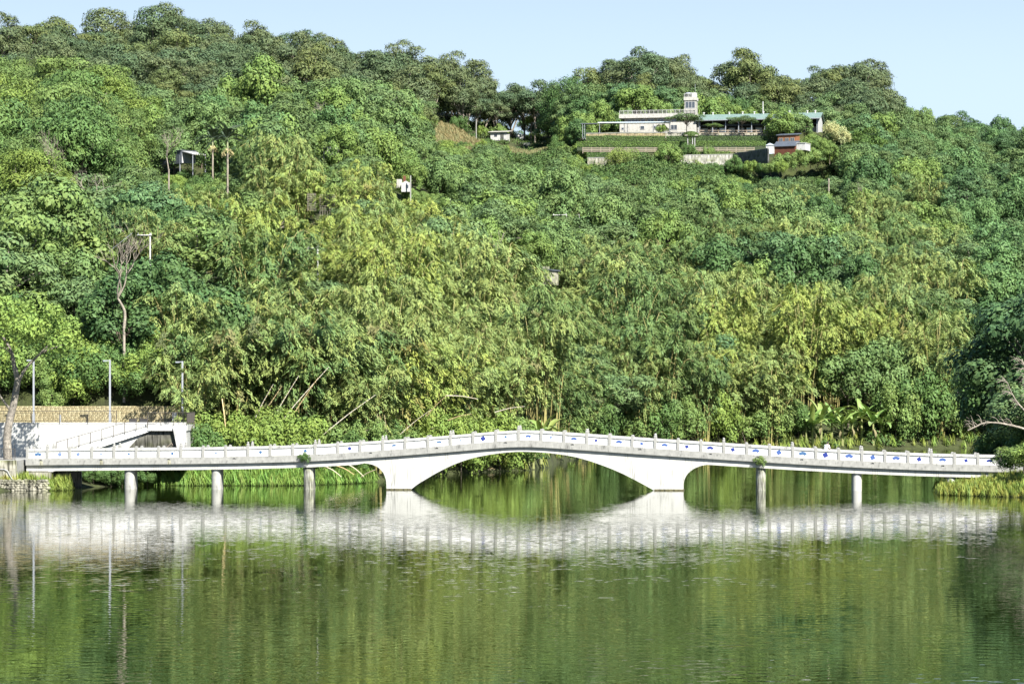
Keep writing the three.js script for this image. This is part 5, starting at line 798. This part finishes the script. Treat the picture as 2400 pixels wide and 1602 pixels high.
  { // bushes at the foot of the hill-house walls
    const Rw = rng(171); let i = 0;
    for (let px = 1372; px < 1830; px += 17 + Rw() * 12) { if (px > 1494 && px < 1552) continue; const d = 706 + Rw() * 4 - (px > 1720 ? (px - 1720) * 0.12 : 0), b = at(px, px > 1720 ? 388 : 401 - (px > 1590 ? 8 : 0), d); plant('shrub', b.x, b.y - 1.9, b.z, 0.6 + Rw() * 0.5, Rw() * 6, i++, ['plain', 'warm', 'deep'][Math.floor(Rw() * 3)], 'leafy bush at the foot of the walls below the hill house', 'bushes below the hill house walls', 0.8 + Rw() * 0.5); }
    for (const [px, py, d] of [[1880, 352, 722], [1905, 345, 726], [1925, 355, 716], [1900, 372, 708], [1868, 378, 703], [1945, 368, 709], [1840, 385, 700]]) { const b = at(px, py, d); plant(px % 2 ? 'broad' : 'shrub', b.x, b.y - 1.5, b.z, px % 2 ? 0.55 : 1.3, Rw() * 6, px, ['plain', 'warm'][px % 2], px % 2 ? 'small bushy tree beside the wooden cabin' : 'rounded shrub beside the wooden cabin', 'greenery beside the wooden cabin', 1); }
  }
  // plants rooted in the bridge
  for (const [px, py, sc, t, lab] of [[713, 1082, 0.24, 'deep', 'small shrub sprouting from the bridge above the stained pier'], [1781, 1090, 0.24, 'plain', 'scraggly plant sprouting from the pier by the far arch leg']]) { const s = alongOf(px), v = onBridge(s, heightOf(py, s), 0.0); plant('shrub', v.x, v.y - 0.1, v.z + 0.12, sc, 1, 2, t, lab, null, 1.1); }
}
{ // grass: tufts of blades
  const R = rng(120), L = new Leaves();
  for (let i = 0; i < 34; i++) { const a = R() * 6.28, r = R() * 0.35, h = 0.5 + R() * 0.6, l = (R() - 0.5) * 0.6; L.leaf(V(Math.cos(a) * r + l * 0.3, h * 0.5, Math.sin(a) * r), V(Math.cos(a), 0.5, Math.sin(a) + 0.4).normalize(), V(l, 1, (R() - 0.5) * 0.5).normalize(), h, 0.06, tone(R, [0.15, 0.23, 0.05], 0.25)); }
  const geo = L.geo(), o = new THREE.Object3D(), c = new THREE.Color();
  const field = (name, label, spots) => { const im = new THREE.InstancedMesh(geo, TINT.plain, spots.length); spots.forEach(([x, y, z, s, w], i) => { o.position.set(x, y, z); o.rotation.set(0, R() * 6.28, 0); o.scale.set(s, s * (0.8 + 0.5 * R()), s); o.updateMatrix(); im.setMatrixAt(i, o.matrix); const b = 0.8 + 0.4 * R(); im.setColorAt(i, name[0] === 'd' ? c.setRGB(b * w * 1.05, b * 0.9, b * 1.9) : c.setRGB(b * w, b, b * 0.85)); }); im.name = name; scene.add(im); tag(im, label, 'grass', null, 'stuff'); };
  const scatter = (n, p0, p1, d0, d1, ok, s0, s1, w0 = 0.9, w1 = 1.3) => { const out = []; for (let i = 0; i < n; i++) { const d = lerp(d0, d1, R()), px = lerp(p0, p1, R()), x = at(px, 0, d).x, y = groundAt(x, -d); if (y > -0.08 && ok(px, d, y)) out.push([x, y - 0.05, -d, lerp(s0, s1, R()), lerp(w0, w1, R())]); } return out; };
  field('bank_grass', 'bright tall grass on the bank under the bridge', scatter(6000, 285, 900, 259, 276, (px, d, y) => y < 2.4, 0.7, 1.3, 0.72, 1.05));
  field('spit_grass', 'pale and green grass on the spit at the bridge end', scatter(5200, 2140, 2560, 226, 262, (px, d, y) => y < 1.5, 0.5, 0.95, 0.95, 1.5));
  field('far_bank_reeds', 'reeds and grass along the far shore', scatter(4500, 1000, 2420, 300, 470, (px, d, y) => y < 1.8, 1.0, 1.9, 0.95, 1.35));
  field('landing_tuft', 'grass and weeds at the foot of the abutment', (() => { const out = []; for (let i = 0; i < 330; i++) { const u = R(), x = lerp(-43.6, -39.2, u), z = -249.2 - R() * 2.4; out.push([x, Math.max(-0.05, groundAt(x, z)) + 0.0, z, 0.6 + R() * 0.7, 1 + R() * 0.3]); } for (let i = 0; i < 240; i++) out.push([lerp(-52, -43.6, R()), 0.8 + R() * 0.1, -249.1 - R() * 0.35, 0.3 + R() * 0.4, 1.1 + R() * 0.5]); return out; })());
  field('dry_slope_grass', 'dry grass on the open slopes of the saddle', scatter(3000, 1190, 1290, 738, 784, () => true, 0.6, 1.0, 1.2, 1.4).concat(scatter(4500, 1020, 1130, 735, 800, () => true, 1.0, 1.7, 1.25, 1.6)).concat(scatter(1500, 1600, 1720, 713, 722, () => true, 0.5, 0.7, 1.1, 1.4)));
}
{ // a person leaning on the parapet
  const s = alongOf(1937), y = topAt(s) - 0.955, p = onBridge(s, y, -1.85), g = thing('person', 'person with dark hair in a white top leaning on the bridge parapet', 'person', p, null, 2.5);
  const J = { hip: V(0, 0.86, 0), chest: V(0, 1.16, 0.2), neck: V(0, 1.3, 0.31), head: V(0, 1.42, 0.4), ls: V(0.17, 1.25, 0.26), rs: V(-0.17, 1.25, 0.26), le: V(0.25, 1.0, 0.33), re: V(-0.25, 1.0, 0.33), lw: V(0.12, 0.99, 0.56), rw: V(-0.12, 0.99, 0.56), lk: V(0.1, 0.46, 0.06), rk: V(-0.1, 0.46, 0.02), la: V(0.11, 0.08, 0), ra: V(-0.11, 0.08, -0.08), lh: V(0.09, 0.84, 0), rh: V(-0.09, 0.84, 0), lt: V(0.11, 0.04, 0.14), rt: V(-0.11, 0.04, 0.06) };
  const fingers = []; for (const [w, sx] of [[J.lw, -1], [J.rw, 1]]) for (let i = 0; i < 5; i++) { const a = w.clone().add(V(sx * 0.02 + (i - 2) * 0.017, -0.01, 0.05)), b = a.clone().add(V((i - 2) * 0.008 + (i === 0 ? -0.03 * sx : 0), -0.03, 0.06 - Math.abs(i - 2) * 0.008)); fingers.push([a, b, 0.011, 0.009]); }
  const skin = [[J.neck, J.head, 0.055, 0.07], [J.head, J.head.clone().add(V(0, 0.07, 0.02)), 0.092, 0.09], [J.le, J.lw, 0.04, 0.03], [J.re, J.rw, 0.04, 0.03], [J.lw, J.lw.clone().add(V(-0.01, -0.01, 0.06)), 0.032, 0.03], [J.rw, J.rw.clone().add(V(0.01, -0.01, 0.06)), 0.032, 0.03], [J.ls, J.le, 0.05, 0.042], [J.rs, J.re, 0.05, 0.042], [J.chest, J.neck, 0.12, 0.06], [J.hip, J.chest, 0.13, 0.14], [J.lh, J.lk, 0.085, 0.058], [J.rh, J.rk, 0.085, 0.058], [J.lk, J.la, 0.056, 0.04], [J.rk, J.ra, 0.056, 0.04], [J.la, J.lt, 0.042, 0.035], [J.ra, J.rt, 0.042, 0.035], [J.head.clone().add(V(0, 0.015, 0.09)), J.head.clone().add(V(0, 0, 0.112)), 0.016, 0.014], ...fingers];
  const top = [[J.ls, J.ls.clone().lerp(J.le, 0.75), 0.075, 0.07], [J.rs, J.rs.clone().lerp(J.re, 0.75), 0.075, 0.07], [J.chest, J.neck.clone().lerp(J.chest, 0.3), 0.15, 0.09], [J.hip, J.chest, 0.155, 0.165], [J.ls, J.rs, 0.085, 0.085]];
  const trousers = [[J.hip, J.hip.clone().add(V(0, 0.05, 0.02)), 0.145, 0.15], [J.lh, J.lk, 0.1, 0.075], [J.rh, J.rk, 0.1, 0.075], [J.lk, J.la, 0.073, 0.062], [J.rk, J.ra, 0.073, 0.062]];
  const hair = [[J.head.clone().add(V(0, 0.085, -0.015)), J.head.clone().add(V(0, 0.02, -0.045)), 0.1, 0.09]];
  const q = V(0, 0, 0), e = V(0, 0, 0);
  const capsule = (x, [a, b, ra, rb]) => { e.subVectors(b, a); const t = clamp(q.subVectors(x, a).dot(e) / Math.max(1e-6, e.lengthSq()), 0, 1); return q.addScaledVector(e, -t).length() - lerp(ra, rb, t); };
  const skinIt = (bones, res, c, half, k) => { const mc = new MarchingCubes(res, M.white, false, false, 60000), x = V(0, 0, 0), f = mc.field; for (let z = 0; z < res; z++) for (let yy = 0; yy < res; yy++) for (let xx = 0; xx < res; xx++) { x.set(c.x + (xx / res * 2 - 1) * half, c.y + (yy / res * 2 - 1) * half, c.z + (z / res * 2 - 1) * half); let m = 9; for (const b of bones) { const d = capsule(x, b), h = clamp(0.5 + 0.5 * (m - d) / k, 0, 1); m = lerp(m, d, h) - k * h * (1 - h); } f[xx + yy * res + z * res * res] = -m; } mc.isolation = 0; mc.update(); const n = mc.count * 3, P = new Float32Array(mc.positionArray.subarray(0, n)), N = new Float32Array(mc.normalArray.subarray(0, n)); for (let i = 0; i < n; i += 3) { P[i] = c.x + P[i] * half; P[i + 1] = c.y + P[i + 1] * half; P[i + 2] = c.z + P[i + 2] * half; } const G = new THREE.BufferGeometry(); G.setAttribute('position', new THREE.BufferAttribute(P, 3)); G.setAttribute('normal', new THREE.BufferAttribute(N, 3)); return G; };
  const C = V(0, 0.78, 0.2);
  part(g, 'body', skinIt(skin, 110, C, 0.85, 0.025), std(rgb(0.45, 0.29, 0.2), { roughness: 0.6 })); part(g, 'white_top', skinIt(top, 72, C, 0.85, 0.04), std(rgb(0.75, 0.75, 0.76))); part(g, 'trousers', skinIt(trousers, 72, C, 0.85, 0.03), std(rgb(0.05, 0.06, 0.09))); part(g, 'hair', skinIt(hair, 40, V(0, 1.46, 0.36), 0.22, 0.02), std(rgb(0.015, 0.013, 0.012), { roughness: 0.5 }));
  const hd = J.head; part(g, 'eyes', merged([new THREE.SphereGeometry(0.012, 8, 6).translate(0.034, hd.y + 0.045, hd.z + 0.098), new THREE.SphereGeometry(0.012, 8, 6).translate(-0.034, hd.y + 0.045, hd.z + 0.098)]), M.dark); part(g, 'mouth', new THREE.SphereGeometry(0.02, 8, 6).scale(1.2, 0.3, 0.5).translate(0, hd.y - 0.03, hd.z + 0.092), std(rgb(0.4, 0.15, 0.13)));
}
// things of one look are told apart by their order across the view
{
  const same = new Map(), words = ['leftmost', 'second from left', 'third from left', 'fourth from left', 'fifth from left', 'sixth from left'];
  for (const o of scene.children) if (o.userData.label && o.userData.category) (same.get(o.userData.label) ?? same.set(o.userData.label, []).get(o.userData.label)).push(o);
  for (const list of same.values()) if (list.length > 1) { list.sort((a, b) => bearing(a.position.x, -a.position.z) - bearing(b.position.x, -b.position.z)); list.forEach((o, i) => { o.userData.label += ', ' + (words[i] ?? (i + 1) + 'th from left'); }); }
}
scene.traverse((o) => { if (o.isMesh) { o.castShadow = true; o.receiveShadow = true; } });
renderer.render(scene, camera);
